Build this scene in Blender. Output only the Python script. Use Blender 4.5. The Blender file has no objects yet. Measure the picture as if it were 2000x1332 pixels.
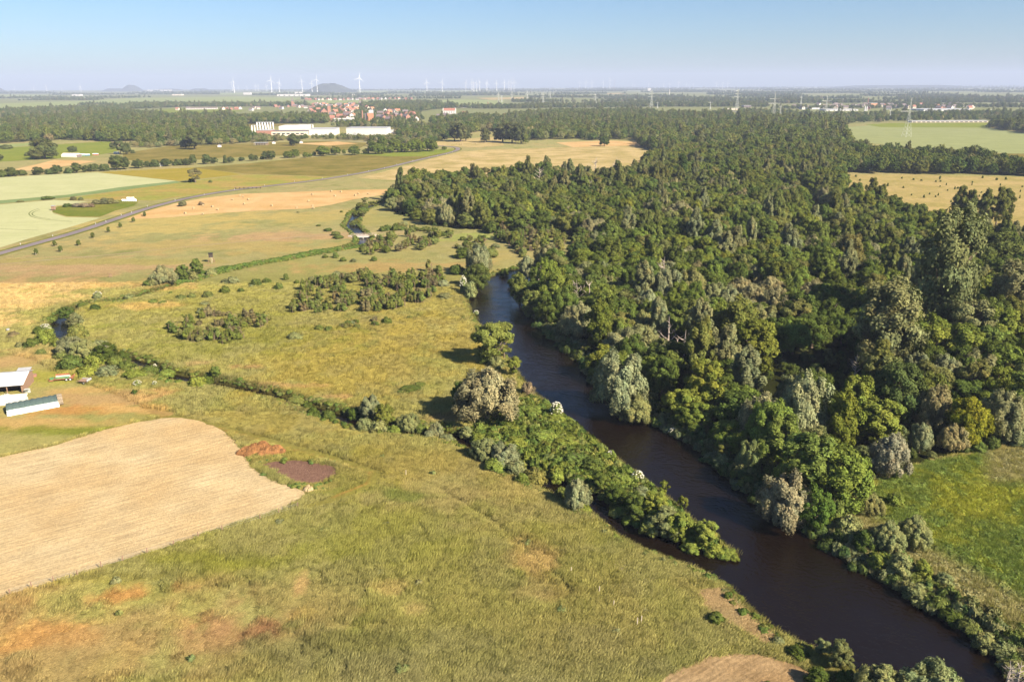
import bpy, math, random
import numpy as np
from mathutils import Matrix, Vector

# ------------------------------------------------------------------ camera, sky, sun, exposure
S = bpy.context.scene
C = S.collection
HC = 80.0                      # drone height
F = 1555.6                     # focal length in photo pixels (28 mm)
PITCH = math.radians(17.82)
ROLL = math.radians(-0.23)
cam = bpy.data.cameras.new('camera'); cam.lens = 28.0; cam.sensor_width = 36.0
cam.clip_start = 0.5; cam.clip_end = 90000
camo = bpy.data.objects.new('camera', cam); C.objects.link(camo); S.camera = camo
RM = Matrix.Rotation(math.pi/2 - PITCH, 4, 'X') @ Matrix.Rotation(ROLL, 4, 'Z')
camo.matrix_world = Matrix.Translation((0, 0, HC)) @ RM
R3 = np.array(RM.to_3x3())

SUN_EL = math.radians(35.0)
SUN_H = (0.78, -0.626)          # horizontal direction towards the sun
w = bpy.data.worlds.new('World'); S.world = w; w.use_nodes = True
nt = w.node_tree
for n in list(nt.nodes): nt.nodes.remove(n)
sky = nt.nodes.new('ShaderNodeTexSky'); sky.sky_type = 'NISHITA'; sky.sun_disc = False
sky.sun_elevation = SUN_EL; sky.sun_rotation = math.atan2(SUN_H[0], SUN_H[1])
sky.altitude = 100; sky.air_density = 1.0; sky.dust_density = 0.5; sky.ozone_density = 8.0
bg = nt.nodes.new('ShaderNodeBackground'); bg.inputs['Strength'].default_value = 0.050
wo = nt.nodes.new('ShaderNodeOutputWorld')
nt.links.new(sky.outputs[0], bg.inputs[0]); nt.links.new(bg.outputs[0], wo.inputs[0])
sl = bpy.data.lights.new('sun', 'SUN'); sl.energy = 5.0; sl.angle = math.radians(0.5); sl.color = (1.0, 0.86, 0.66)
so = bpy.data.objects.new('sun', sl); C.objects.link(so)
sd = Vector((SUN_H[0]*math.cos(SUN_EL), SUN_H[1]*math.cos(SUN_EL), math.sin(SUN_EL)))
so.rotation_euler = sd.to_track_quat('Z', 'Y').to_euler(); so.location = (200, -100, 300)
S.view_settings.view_transform = 'Standard'; S.view_settings.look = 'None'
S.view_settings.exposure = 1.42; S.view_settings.gamma = 1.0
S.cycles.max_bounces = 5; S.cycles.diffuse_bounces = 1; S.cycles.glossy_bounces = 2
S.cycles.transparent_max_bounces = 6; S.cycles.volume_bounces = 0
S.cycles.caustics_reflective = False; S.cycles.caustics_refractive = False
S.cycles.use_denoising = True; S.cycles.denoising_prefilter = 'ACCURATE'

rng = np.random.default_rng(7)
random.seed(7)

# ------------------------------------------------------------------ projection helpers
def G(px, py, z=0.0):
    """ground point seen at a photo pixel"""
    d = R3 @ np.array([(px-1000.0)/F, (666.0-py)/F, -1.0])
    t = (z-HC)/d[2]
    return np.array([d[0]*t, d[1]*t, z])
def depth(p):
    v = np.asarray(p, float) - np.array([0, 0, HC])
    return -(R3.T @ v)[2]
def P(pts):
    v = np.atleast_2d(np.asarray(pts, float)) - np.array([0, 0, HC])
    c = v @ R3
    return np.stack([1000 + F*c[:, 0]/(-c[:, 2]), 666 - F*c[:, 1]/(-c[:, 2])], 1)
def GP(poly, z=0.0): return np.array([G(x, y, z)[:2] for x, y in poly])
def inpoly(pts, poly):
    x, y = pts[:, 0], pts[:, 1]; r = np.zeros(len(pts), bool); n = len(poly)
    for i in range(n):
        x1, y1 = poly[i]; x2, y2 = poly[(i+1) % n]
        if y1 == y2: continue
        c = ((y1 > y) != (y2 > y)) & (x < (x2-x1)*(y-y1)/(y2-y1)+x1)
        r ^= c
    return r
def segdist(pts, line, closed=False, widths=None):
    """distance to a polyline; with widths: distance minus the local half width"""
    n = len(line); best = np.full(len(pts), 1e9)
    for i in range(n if closed else n-1):
        a = line[i]; b = line[(i+1) % n]; ab = b-a; L = max(1e-9, ab @ ab)
        t = np.clip(((pts-a) @ ab)/L, 0, 1)
        d = np.hypot(*(pts-(a+t[:, None]*ab)).T)
        if widths is not None: d = d-(widths[i]*(1-t)+widths[(i+1) % n]*t)
        best = np.minimum(best, d)
    return best
def sm(t): t = np.clip(t, 0, 1); return t*t*(3-2*t)
_tab = np.random.default_rng(3).random((256, 256))
def vnoise(x, y, s, o=0):
    x = x/s+o*17.3; y = y/s+o*9.1
    xi = np.floor(x).astype(int); yi = np.floor(y).astype(int); fx = sm(x-xi); fy = sm(y-yi)
    g = lambda a, b: _tab[a & 255, b & 255]
    return (g(xi, yi)*(1-fx)+g(xi+1, yi)*fx)*(1-fy)+(g(xi, yi+1)*(1-fx)+g(xi+1, yi+1)*fx)*fy

K = 0.50
def c8(r, g, b, k=K):
    f = lambda v: ((v/255+0.055)/1.055)**2.4 if v > 10 else v/255/12.92
    return (f(r)*k, f(g)*k, f(b)*k)

# ------------------------------------------------------------------ materials
def newmat(name):
    m = bpy.data.materials.new(name); m.use_nodes = True
    t = m.node_tree
    b = t.nodes['Principled BSDF']; b.inputs['Roughness'].default_value = 0.9
    b.inputs['Specular IOR Level'].default_value = 0.15
    return m, t, b
def nd(t, kind, **kw):
    n = t.nodes.new(kind)
    for k, v in kw.items(): setattr(n, k, v)
    return n
def simple(name, col, rough=0.7, metal=0.0, var=0.15, scale=1.5):
    m, t, b = newmat(name)
    b.inputs['Roughness'].default_value = rough; b.inputs['Metallic'].default_value = metal
    tc = nd(t, 'ShaderNodeTexCoord'); no = nd(t, 'ShaderNodeTexNoise'); no.inputs['Scale'].default_value = scale
    no.inputs['Detail'].default_value = 4
    t.links.new(tc.outputs['Object'], no.inputs['Vector'])
    mr = nd(t, 'ShaderNodeMapRange'); mr.inputs[1].default_value = 0.3; mr.inputs[2].default_value = 0.7
    mr.inputs[3].default_value = 1-var; mr.inputs[4].default_value = 1+var
    t.links.new(no.outputs['Fac'], mr.inputs[0])
    mx = nd(t, 'ShaderNodeVectorMath', operation='SCALE'); mx.inputs[0].default_value = col[:3]
    t.links.new(mr.outputs[0], mx.inputs['Scale']); t.links.new(mx.outputs[0], b.inputs['Base Color'])
    return m
def groundmat(name, colour=None, colour2=None, streak=None, bump=0.5, fine=1.2, amp=0.25, attr=None, hue=None):
    """meadow or field: large mottling + fine grain; streak=(angle deg, width m, length m, strength)"""
    m, t, b = newmat(name); L = t.links.new
    b.inputs['Roughness'].default_value = 1.0; b.inputs['Specular IOR Level'].default_value = 0.0
    geo = nd(t, 'ShaderNodeNewGeometry')
    def noise(scale, det=3, vec=None, rough=0.6):
        n = nd(t, 'ShaderNodeTexNoise'); n.inputs['Scale'].default_value = scale; n.inputs['Detail'].default_value = det
        n.inputs['Roughness'].default_value = rough
        L(vec if vec is not None else geo.outputs['Position'], n.inputs['Vector']); return n.outputs['Fac']
    def rngm(src, lo, hi, a=0.3, c=0.7):
        mr = nd(t, 'ShaderNodeMapRange'); mr.inputs[1].default_value = a; mr.inputs[2].default_value = c
        mr.inputs[3].default_value = lo; mr.inputs[4].default_value = hi; L(src, mr.inputs[0]); return mr.outputs[0]
    if attr:
        at = nd(t, 'ShaderNodeAttribute'); at.attribute_name = attr; base = at.outputs['Color']
    else:
        mix = nd(t, 'ShaderNodeMix', data_type='RGBA')
        mix.inputs['A'].default_value = (*colour, 1); mix.inputs['B'].default_value = (*(colour2 or colour), 1)
        L(rngm(noise(0.035, 5), 0, 1, 0.38, 0.62), mix.inputs['Factor']); base = mix.outputs['Result']
    f1 = rngm(noise(fine, 4, rough=0.75), 1-amp, 1+amp)
    f2 = rngm(noise(0.15, 4), 1-amp*0.5, 1+amp*0.5)
    mu = nd(t, 'ShaderNodeMath', operation='MULTIPLY'); L(f1, mu.inputs[0]); L(f2, mu.inputs[1]); fac = mu.outputs[0]
    hgt = noise(fine*1.6, 4, rough=0.8)
    if streak:
        a, wd, ln, st = streak
        mp = nd(t, 'ShaderNodeMapping'); mp.vector_type = 'TEXTURE'
        mp.inputs['Rotation'].default_value = (0, 0, math.radians(a)); mp.inputs['Scale'].default_value = (ln, wd, 1)
        L(geo.outputs['Position'], mp.inputs['Vector'])
        sn = noise(1.0, 3, mp.outputs[0])
        s2 = rngm(sn, 1-st, 1+st)
        mu2 = nd(t, 'ShaderNodeMath', operation='MULTIPLY'); L(fac, mu2.inputs[0]); L(s2, mu2.inputs[1]); fac = mu2.outputs[0]
    sc = nd(t, 'ShaderNodeVectorMath', operation='SCALE'); L(base, sc.inputs[0]); L(fac, sc.inputs['Scale'])
    L(sc.outputs[0], b.inputs['Base Color'])
    if bump:
        bp = nd(t, 'ShaderNodeBump'); bp.inputs['Strength'].default_value = bump; bp.inputs['Distance'].default_value = 0.5
        L(hgt, bp.inputs['Height']); L(bp.outputs[0], b.inputs['Normal'])
    return m
def leafmat(name, inst=False, trans=0.13):
    """foliage: the tint comes from the object's colour or, for stuff, from the point it grows on"""
    m = bpy.data.materials.new(name); m.use_nodes = True; t = m.node_tree; L = t.links.new
    for n in list(t.nodes): t.nodes.remove(n)
    out = nd(t, 'ShaderNodeOutputMaterial')
    if inst:
        at = nd(t, 'ShaderNodeAttribute'); at.attribute_type = 'INSTANCER'; at.attribute_name = 'tint'; base = at.outputs['Color']
    else:
        oi = nd(t, 'ShaderNodeObjectInfo'); base = oi.outputs['Color']
    va = nd(t, 'ShaderNodeAttribute'); va.attribute_name = 'leafvar'
    sc = nd(t, 'ShaderNodeVectorMath', operation='MULTIPLY'); L(base, sc.inputs[0]); L(va.outputs['Color'], sc.inputs[1])
    d = nd(t, 'ShaderNodeBsdfDiffuse'); L(sc.outputs[0], d.inputs['Color'])
    tr = nd(t, 'ShaderNodeBsdfTranslucent')
    s2 = nd(t, 'ShaderNodeVectorMath', operation='MULTIPLY'); L(sc.outputs[0], s2.inputs[0]); s2.inputs[1].default_value = (1.1, 1.25, 0.5)
    L(s2.outputs[0], tr.inputs['Color'])
    mx = nd(t, 'ShaderNodeMixShader'); mx.inputs[0].default_value = trans
    L(d.outputs[0], mx.inputs[1]); L(tr.outputs[0], mx.inputs[2]); L(mx.outputs[0], out.inputs['Surface'])
    return m
LEAF = leafmat('foliage'); LEAFI = leafmat('foliage_scattered', True); GRASSM = leafmat('grass_blades', True, 0.25)
BARK = simple('bark', (0.16, 0.125, 0.09), 0.9, scale=3)
DEADW = simple('dead_wood', (0.42, 0.36, 0.30), 0.9, scale=3)
STEMM = simple('young_stems', (0.20, 0.15, 0.10), 0.9, scale=3)

# ------------------------------------------------------------------ objects, tags, labels
def setp(o, label=None, cat=None, group=None, kind=None):
    if label: o['label'] = label
    if cat: o['category'] = cat
    if group: o['group'] = group
    if kind: o['kind'] = kind
REG = []
ORD = ('first second third fourth fifth sixth seventh eighth ninth tenth eleventh twelfth thirteenth fourteenth fifteenth '
       'sixteenth seventeenth eighteenth nineteenth twentieth').split()
def ordw(i):
    if i < 20: return ORD[i]
    n = i+1; s = 'th' if 10 <= n % 100 <= 20 else {1: 'st', 2: 'nd', 3: 'rd'}.get(n % 10, 'th')
    return '%d%s' % (n, s)
def reg(o, desc, where, cat, group=None):
    o['category'] = cat
    if group: o['group'] = group
    REG.append((o, desc, where)); return o
def finish_labels():
    by = {}
    for o, d, wh in REG: by.setdefault((d, wh), []).append(o)
    for (d, wh), os_ in by.items():
        if len(os_) == 1: os_[0]['label'] = d+' '+wh; continue
        os_.sort(key=lambda o: float(P([o.location])[0][0]))
        for i, o in enumerate(os_):
            if i == 0: o['label'] = 'leftmost %s %s' % (d, wh)
            elif i == len(os_)-1: o['label'] = 'rightmost %s %s' % (d, wh)
            else: o['label'] = '%s %s from the left, %s' % (ordw(i), d, wh)
def empty(name, loc, rz=0, sc=(1, 1, 1)):
    o = bpy.data.objects.new(name, None); C.objects.link(o)
    o.location = tuple(float(v) for v in loc); o.rotation_euler = (0, 0, rz); o.scale = sc
    o.empty_display_size = 0.5; return o
def mesh(name, verts, faces, mat=None, smooth=False, mats=None, mi=None):
    me = bpy.data.meshes.new(name); me.from_pydata([tuple(map(float, v)) for v in verts], [], [tuple(map(int, f)) for f in faces])
    if mat: me.materials.append(mat)
    if mats:
        for m in mats: me.materials.append(m)
        if mi is not None: me.polygons.foreach_set('material_index', mi)
    if smooth: me.polygons.foreach_set('use_smooth', [True]*len(me.polygons))
    me.update(); return me
def link(name, me, parent=None):
    o = bpy.data.objects.new(name, me); C.objects.link(o)
    if parent: o.parent = parent
    return o
class MB:
    """collects boxes, tubes and prisms into one mesh"""
    def __init__(s): s.v = []; s.f = []
    def add(s, v, f):
        n = len(s.v); s.v += [tuple(map(float, p)) for p in v]; s.f += [tuple(i+n for i in q) for q in f]; return s
    def box(s, x0, y0, z0, x1, y1, z1):
        return s.add([(x0, y0, z0), (x1, y0, z0), (x1, y1, z0), (x0, y1, z0), (x0, y0, z1), (x1, y0, z1), (x1, y1, z1), (x0, y1, z1)],
                     [(0, 3, 2, 1), (4, 5, 6, 7), (0, 1, 5, 4), (1, 2, 6, 5), (2, 3, 7, 6), (3, 0, 4, 7)])
    def tube(s, pts, rad, n=6, cap=True):
        pts = [Vector(p) for p in pts]; ring = []; v = []; f = []
        for i, p in enumerate(pts):
            d = (pts[min(i+1, len(pts)-1)]-pts[max(i-1, 0)]).normalized()
            a = d.orthogonal().normalized(); b = d.cross(a); r = rad[i] if hasattr(rad, '__len__') else rad
            for k in range(n):
                q = 2*math.pi*k/n; v.append(p+a*math.cos(q)*r+b*math.sin(q)*r)
        for i in range(len(pts)-1):
            for k in range(n): f.append((i*n+k, i*n+(k+1) % n, (i+1)*n+(k+1) % n, (i+1)*n+k))
        if cap: f.append(tuple(range(n-1, -1, -1))); f.append(tuple(range((len(pts)-1)*n, len(pts)*n)))
        return s.add(v, f)
    def prism(s, prof, y0, y1):
        """profile in x,z extruded along y"""
        n = len(prof); v = [(x, y0, z) for x, z in prof]+[(x, y1, z) for x, z in prof]
        f = [tuple(range(n-1, -1, -1)), tuple(range(n, 2*n))]+[(i, (i+1) % n, n+(i+1) % n, n+i) for i in range(n)]
        f = [tuple(reversed(q)) for q in f]
        return s.add(v, f)
    def me(s, name, mat, smooth=False): return mesh(name, s.v, s.f, mat, smooth)
    def build(s, name, mat, parent=None, smooth=False): return link(name, s.me(name, mat, smooth), parent)

# ------------------------------------------------------------------ water outlines (photo pixels, water level)
ZW = -1.0
LEFTBANK = [(1062, 516), (1020, 524), (985, 533), (950, 545), (922, 562), (914, 585), (924, 612), (944, 642), (968, 672), (1000, 705), (1018, 735),
            (1042, 766), (1088, 802), (1130, 838), (1170, 864), (1203, 892), (1250, 930), (1300, 966), (1338, 1002), (1372, 1035), (1410, 1062), (1446, 1082)]
TIPBANK = [(1444, 1090), (1400, 1084), (1330, 1060), (1270, 1043), (1222, 1020), (1180, 990), (1140, 962)]
MEADBANK = [(1125, 972), (1160, 1003), (1195, 1035), (1245, 1068), (1310, 1092), (1370, 1112), (1430, 1147), (1472, 1192), (1512, 1227),
            (1560, 1252), (1622, 1280), (1690, 1322), (1740, 1365), (1800, 1430), (1900, 1560)]
RIGHTBANK = [(2330, 1560), (2130, 1410), (2040, 1340), (1950, 1275), (1890, 1232), (1815, 1188), (1735, 1146), (1655, 1100), (1575, 1045), (1500, 995),
             (1425, 940), (1365, 882), (1290, 835), (1215, 795), (1155, 750), (1130, 705), (1085, 670), (1050, 640), (1030, 600), (1022, 575), (1040, 548), (1085, 528)]
RIV = GP(LEFTBANK+TIPBANK+MEADBANK+RIGHTBANK, ZW)
ST1 = [(420, 538), (370, 553), (300, 574), (240, 590), (175, 598), (140, 608), (118, 622), (114, 640), (124, 660), (145, 680), (190, 695), (240, 702), (290, 718), (325, 736), (380, 747), (450, 759),
       (530, 776), (600, 797), (650, 813), (710, 834), (790, 848), (850, 851), (900, 862), (945, 882), (1000, 915), (1060, 942), (1100, 958), (1150, 985)]
ST1W = [.5, .6, .7, .8, .9, 1.2, 1.8, 2.1, 1.9, 1.2, 1.2, 1.2, 1.4, 1.7, 1.6, 1.2, 1.1, 1.1, 1.2, 1.3, 1.5, 1.5, 1.5, 1.6, 1.7, 2.0, 2.4, 3.2]
ST2 = [(760, 396), (735, 400), (715, 407), (697, 418), (690, 430), (686, 443), (700, 456), (712, 468), (704, 479), (650, 494), (560, 510), (490, 522), (420, 538)]
ST2W = [2.2, 2.4, 2.6, 2.2, 2.0, 2.6, 2.2, 2.2, 1.2, .6, .5, .5, .5]
ST1W = [v_*1.25 for v_ in ST1W]; ST2W = [v_*1.15 for v_ in ST2W]
S1 = GP(ST1, ZW); S2 = GP(ST2, ZW)
UP = GP([(1700, 262), (1560, 268), (1480, 280), (1440, 288), (1432, 298), (1445, 312), (1490, 330), (1560, 380), (1600, 430), (1520, 478), (1450, 500), (1300, 515), (1180, 520), (1085, 522)], ZW)
UPW = np.array([4, 4, 4, 4, 3, 2.5, 2.5, 3, 4, 5, 5, 5, 6, 7.])
def ground_z(p):
    z = np.zeros(len(p))
    near = (p[:, 1] < 1700) & (np.abs(p[:, 0]) < 900)
    q = p[near]
    if len(q):
        zz = np.zeros(len(q))
        sdv = segdist(q, RIV, True); ins = inpoly(q, RIV); sg = np.where(ins, -sdv, sdv)
        zz = np.minimum(zz, np.where(sg > 0, -1.05+1.05*sm(sg/3.5), -1.05-1.3*sm(-sg/3)))
        for ln, wd in ((S1, ST1W), (S2, ST2W), (UP, UPW)):
            d = segdist(q, ln, widths=wd)
            zz = np.minimum(zz, np.where(d > 0, -1.05+1.05*sm(d/2.2), -1.05-0.8*sm(-d/1.2)))
        z[near] = zz
    z += 0.0
    return z
def water_sd(p):
    d = segdist(p, RIV, True); d = np.where(inpoly(p, RIV), -d, d)
    for ln, wd in ((S1, ST1W), (S2, ST2W), (UP, UPW)): d = np.minimum(d, segdist(p, ln, widths=wd))
    return d

# ------------------------------------------------------------------ regions (photo pixels on the ground)
STUB = [(-700, 1120), (-300, 960), (0, 893), (110, 868), (200, 840), (300, 817), (370, 816), (440, 842), (470, 872), (492, 912), (535, 940), (606, 962), (560, 992), (480, 1017),
        (330, 1069), (200, 1110), (0, 1170), (-300, 1280), (-900, 1500)]
YARD = [(-500, 700), (0, 690), (60, 700), (120, 735), (200, 760), (280, 795), (300, 815), (200, 838), (110, 866), (0, 891), (-500, 1000)]
SOIL = [(512, 908), (535, 899), (570, 896), (655, 912), (658, 928), (640, 938), (605, 946), (560, 938)]
FOREST = [(1060, 520), (1180, 492), (1120, 470), (980, 452), (850, 442), (770, 415), (762, 392), (790, 374), (860, 364), (1000, 354), (1255, 345), (1262, 322), (1330, 300), (1480, 292), (1640, 300),
          (1640, 372), (1690, 408), (1790, 446), (1900, 466), (2000, 492), (2300, 560), (2700, 700), (2700, 900), (2200, 850), (2010, 868), (1915, 880), (1800, 905), (1720, 935), (1650, 985), (1655, 1080), (1575, 1035),
          (1500, 985), (1425, 930), (1365, 872), (1290, 825), (1215, 785), (1165, 745), (1140, 700), (1090, 662), (1056, 632), (1040, 600), (1035, 575), (1050, 548)]
PENIN = [(1042, 776), (1100, 812), (1170, 870), (1250, 938), (1340, 1010), (1440, 1082), (1330, 1055), (1222, 1010), (1140, 955), (1060, 930), (960, 885), (930, 860), (930, 830), (990, 800)]
RSLOPE = [(1660, 1000), (1720, 940), (1800, 908), (1915, 888), (2000, 880), (2400, 950), (2600, 1500), (2150, 1390), (2000, 1300), (1890, 1222), (1735, 1135), (1660, 1090)]
BFIELD = [(1240, 1400), (1290, 1322), (1370, 1288), (1440, 1274), (1500, 1280), (1560, 1300), (1640, 1345), (1760, 1460), (1500, 1600)]
BANKSOIL = [(1365, 1150), (1410, 1148), (1455, 1190), (1500, 1228), (1530, 1255), (1490, 1262), (1430, 1225), (1370, 1185)]
W = {k: GP(v) for k, v in dict(STUB=STUB, YARD=YARD, SOIL=SOIL, FOREST=FOREST, PENIN=PENIN, RSLOPE=RSLOPE, BFIELD=BFIELD, BANKSOIL=BANKSOIL).items()}
# soft patches of real colour differences: (cx, cy, rx, ry, colour, strength)
TAN = c8(208, 172, 108); PINK = c8(198, 160, 112); GRN = c8(132, 140, 52); DRY = c8(186, 170, 100); STRAW = c8(214, 186, 128); DGRN = c8(84, 104, 34)
PATCH = [(230, 1245, 380, 100, c8(184, 154, 102), .8), (560, 1180, 120, 60, c8(176, 156, 96), .6), (640, 560, 500, 90, c8(160, 158, 76), .6), (720, 690, 260, 80, c8(178, 162, 80), .8), (150, 520, 260, 22, PINK, .8), (120, 560, 200, 14, c8(205, 165, 105), .7),
         (420, 480, 260, 16, c8(196, 168, 92), .6), (560, 462, 180, 8, PINK, .8), (330, 430, 180, 26, c8(204, 182, 96), .8), (600, 425, 150, 14, c8(198, 176, 92), .7),
         (900, 436, 60, 6, c8(160, 165, 80), .5), (760, 520, 160, 10, c8(196, 158, 92), .7), (950, 500, 60, 8, c8(190, 170, 90), .5),
         (40, 585, 120, 30, STRAW, 1.0), (-60, 640, 90, 40, STRAW, 1.0), (30, 700, 60, 14, PINK, .8), (260, 600, 150, 12, c8(150, 150, 70), .7),
         (230, 510, 260, 7, c8(166, 164, 74), .7), (60, 690, 120, 14, c8(196, 170, 110), .7), (470, 720, 40, 6, PINK, .8), (560, 756, 50, 5, PINK, .7), (395, 712, 40, 6, PINK, .7), (655, 778, 40, 5, PINK, .7), (868, 818, 40, 7, PINK, .8),
         (300, 600, 60, 7, c8(212, 180, 112), .8), (225, 640, 70, 10, c8(140, 150, 58), .6), (430, 660, 240, 40, c8(134, 144, 58), .6),
         (180, 780, 140, 16, PINK, .8), (60, 830, 160, 12, TAN, .8), (150, 842, 170, 9, GRN, .9), (90, 740, 70, 14, c8(170, 168, 70), .8), (170, 762, 60, 7, TAN, .8), (140, 800, 90, 9, c8(205, 150, 84), .8),
         (270, 800, 60, 6, TAN, .8), (610, 950, 40, 9, STRAW, .8), (660, 948, 90, 26, c8(142, 150, 44), .8), (660, 890, 100, 12, c8(150, 152, 56), .7), (560, 960, 60, 6, STRAW, .6),
         (1040, 1095, 45, 26, c8(205, 165, 118), 1.0), (1010, 1060, 25, 12, PINK, .7), (1060, 1160, 50, 26, c8(182, 150, 102), .6), (760, 1155, 30, 16, STRAW, .9), (805, 1190, 32, 16, c8(205, 185, 125), .9), (585, 1145, 16, 34, c8(205, 170, 115), .9),
         (420, 1225, 130, 48, c8(176, 138, 94), 1.0), (240, 1165, 90, 26, c8(186, 140, 82), .9), (60, 1250, 140, 55, c8(188, 146, 88), .9), (170, 1300, 200, 40, c8(166, 150, 98), .7), (500, 1230, 60, 18, c8(160, 112, 80), .8),
         (900, 1100, 300, 120, c8(158, 156, 84), .5), (700, 1040, 260, 60, c8(150, 156, 66), .6), (900, 1290, 500, 60, c8(152, 152, 96), .7), (400, 1100, 200, 20, c8(146, 150, 58), .8),
         (640, 1270, 160, 30, c8(120, 126, 70), .5), (1150, 1230, 180, 60, c8(166, 158, 96), .6), (1000, 1320, 400, 30, c8(158, 156, 104), .5), (1290, 1050, 140, 50, c8(156, 156, 72), .5), (800, 900, 300, 40, c8(158, 148, 76), .7),
         (560, 820, 260, 26, c8(152, 140, 72), .7), (800, 972, 70, 14, c8(118, 140, 44), .8), (1330, 1140, 60, 30, c8(160, 150, 90), .6), (200, 1130, 160, 14, c8(158, 152, 66), .7),
         (1880, 980, 130, 60, c8(176, 180, 44), .9), (1950, 900, 60, 22, c8(176, 160, 96), 1.0), (1990, 980, 60, 60, c8(168, 164, 96), .7), (1900, 1080, 120, 60, c8(120, 140, 40), .7), (1880, 1180, 80, 50, c8(168, 164, 100), .9), (1960, 1230, 80, 60, c8(170, 165, 104), .9),
         (1160, 452, 60, 8, c8(150, 160, 70), .8), (930, 462, 70, 7, c8(160, 172, 78), .9), (760, 430, 60, 14, c8(160, 158, 80), .7), (1100, 470, 90, 8, c8(140, 150, 60), .5), (1190, 476, 40, 6, PINK, .6)]
PW = []
for cx, cy, rx, ry, col, st in PATCH:
    g = G(cx, cy); sc_ = depth(g)/F
    ryw = (G(cx, cy-ry)[1]-G(cx, cy+ry)[1])/2
    PW.append((g[0], g[1], rx*sc_, ryw, np.array(col), st))
BASE = np.array(c8(166, 163, 96))
TRACKS = [([(856, 955), (960, 1020), (1050, 1095), (1110, 1150)], .5, c8(110, 105, 55), .7),
          ([(290, 806), (420, 832), (520, 860), (640, 893), (735, 925), (730, 945), (660, 975), (600, 992)], 1.3, c8(168, 160, 82), .8),
          ([(300, 812), (430, 838), (530, 868), (640, 900), (722, 926), (716, 944), (650, 970)], .4, c8(196, 158, 88), .8),
          ([(200, 790), (260, 800), (330, 808)], 1.4, TAN, .9), ([(690, 980), (560, 1050), (300, 1130)], .5, c8(130, 130, 50), .5)]
TW = [(GP(l), hw, np.array(c), s) for l, hw, c, s in TRACKS]
def ground_col(p):
    x, y = p[:, 0], p[:, 1]
    col = np.tile(BASE, (len(p), 1))
    n1 = vnoise(x, y, 38, 1); n2 = vnoise(x, y, 11, 2); n3 = vnoise(x, y, 3.5, 3)
    dry = np.clip((n1*0.6+n2*0.3+n3*.25-0.42)*2.2, 0, 1)[:, None]
    col = col*(1-dry*.65)+np.array(c8(186, 166, 108))*dry*.65
    gr = np.clip((vnoise(x, y, 16, 5)*.6+vnoise(x, y, 5, 6)*.5-.62)*3, 0, 1)[:, None]
    col = col*(1-gr*.55)+np.array(c8(134, 144, 64))*gr*.5
    wob = (n2-.5)*.7+(n3-.5)*.5+(vnoise(x, y, 1.7, 8)-.5)*.35
    for gx, gy, rx, ry, c, st in PW:
        r = np.sqrt(((x-gx)/rx)**2+((y-gy)/ry)**2)
        m = (.92*st*sm((1.35-r+wob*1.5)/0.9))[:, None]
        col = col*(1-m)+c*m
    near = y < 500
    f = inpoly(p, W['FOREST']); col[f] = np.array(c8(58, 62, 30))
    pe = inpoly(p, W['PENIN']); col[pe] = np.array(c8(100, 112, 40))
    bs = inpoly(p, W['BANKSOIL']); col[bs] = col[bs]*.25+np.array(c8(186, 156, 122))*.75
    for ln, hw, c, s in TW:
        q = np.where(near)[0]; d = segdist(p[q], ln); m = (s*sm((hw*1.5-d)/hw))[:, None]
        col[q] = col[q]*(1-m)+c*m
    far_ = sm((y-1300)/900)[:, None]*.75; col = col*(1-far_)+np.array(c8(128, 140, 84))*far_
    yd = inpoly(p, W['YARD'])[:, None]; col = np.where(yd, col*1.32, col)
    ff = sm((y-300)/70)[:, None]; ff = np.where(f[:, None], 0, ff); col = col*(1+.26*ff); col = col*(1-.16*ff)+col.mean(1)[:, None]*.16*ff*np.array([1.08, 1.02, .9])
    q = np.where((y < 1500) & (np.abs(x) < 700))[0]
    if len(q):
        d = water_sd(p[q]); m = sm((3.0-d)/2.2)[:, None]*.85
        col[q] = col[q]*(1-m)+np.array(c8(84, 86, 40))*m
        m = sm((.4-d)/.8)[:, None]; col[q] = col[q]*(1-m)+np.array(c8(70, 52, 34))*m
    return col

# ------------------------------------------------------------------ ground sheet (one sheet to the horizon)
def axis(lo, hi, step, far_lo, far_hi, grow=1.12):
    a = list(np.arange(lo, hi+1e-6, step)); s = step; v = a[-1]
    while v < far_hi: s *= grow; v += s; a.append(min(v, far_hi))
    s = step; v = a[0]
    while v > far_lo: s *= grow; v -= s; a.insert(0, max(v, far_lo))
    return np.array(a)
XS = axis(-190, 230, 1.25, -20000, 20000, 1.05); YS = axis(62, 480, 1.25, -1500, 20000, 1.03)
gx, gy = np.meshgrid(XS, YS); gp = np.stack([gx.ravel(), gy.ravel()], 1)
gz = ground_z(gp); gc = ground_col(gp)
nx, ny = len(XS), len(YS)
I = np.arange(nx*ny).reshape(ny, nx)
quads = np.stack([I[:-1, :-1], I[:-1, 1:], I[1:, 1:], I[1:, :-1]], -1).reshape(-1, 4)
me = bpy.data.meshes.new('ground')
me.vertices.add(len(gp)); me.vertices.foreach_set('co', np.concatenate([gp, gz[:, None]], 1).astype(np.float32).ravel())
me.loops.add(quads.size); me.loops.foreach_set('vertex_index', quads.ravel().astype(np.int32))
me.polygons.add(len(quads)); me.polygons.foreach_set('loop_start', np.arange(0, quads.size, 4, dtype=np.int32))
me.polygons.foreach_set('loop_total', np.full(len(quads), 4, dtype=np.int32))
me.polygons.foreach_set('use_smooth', np.ones(len(quads), bool))
me.update(calc_edges=True)
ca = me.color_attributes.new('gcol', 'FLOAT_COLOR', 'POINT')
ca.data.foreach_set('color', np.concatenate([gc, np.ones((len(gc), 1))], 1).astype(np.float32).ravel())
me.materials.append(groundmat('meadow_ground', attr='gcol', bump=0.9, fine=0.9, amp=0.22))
setp(link('ground', me), kind='structure')

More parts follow.
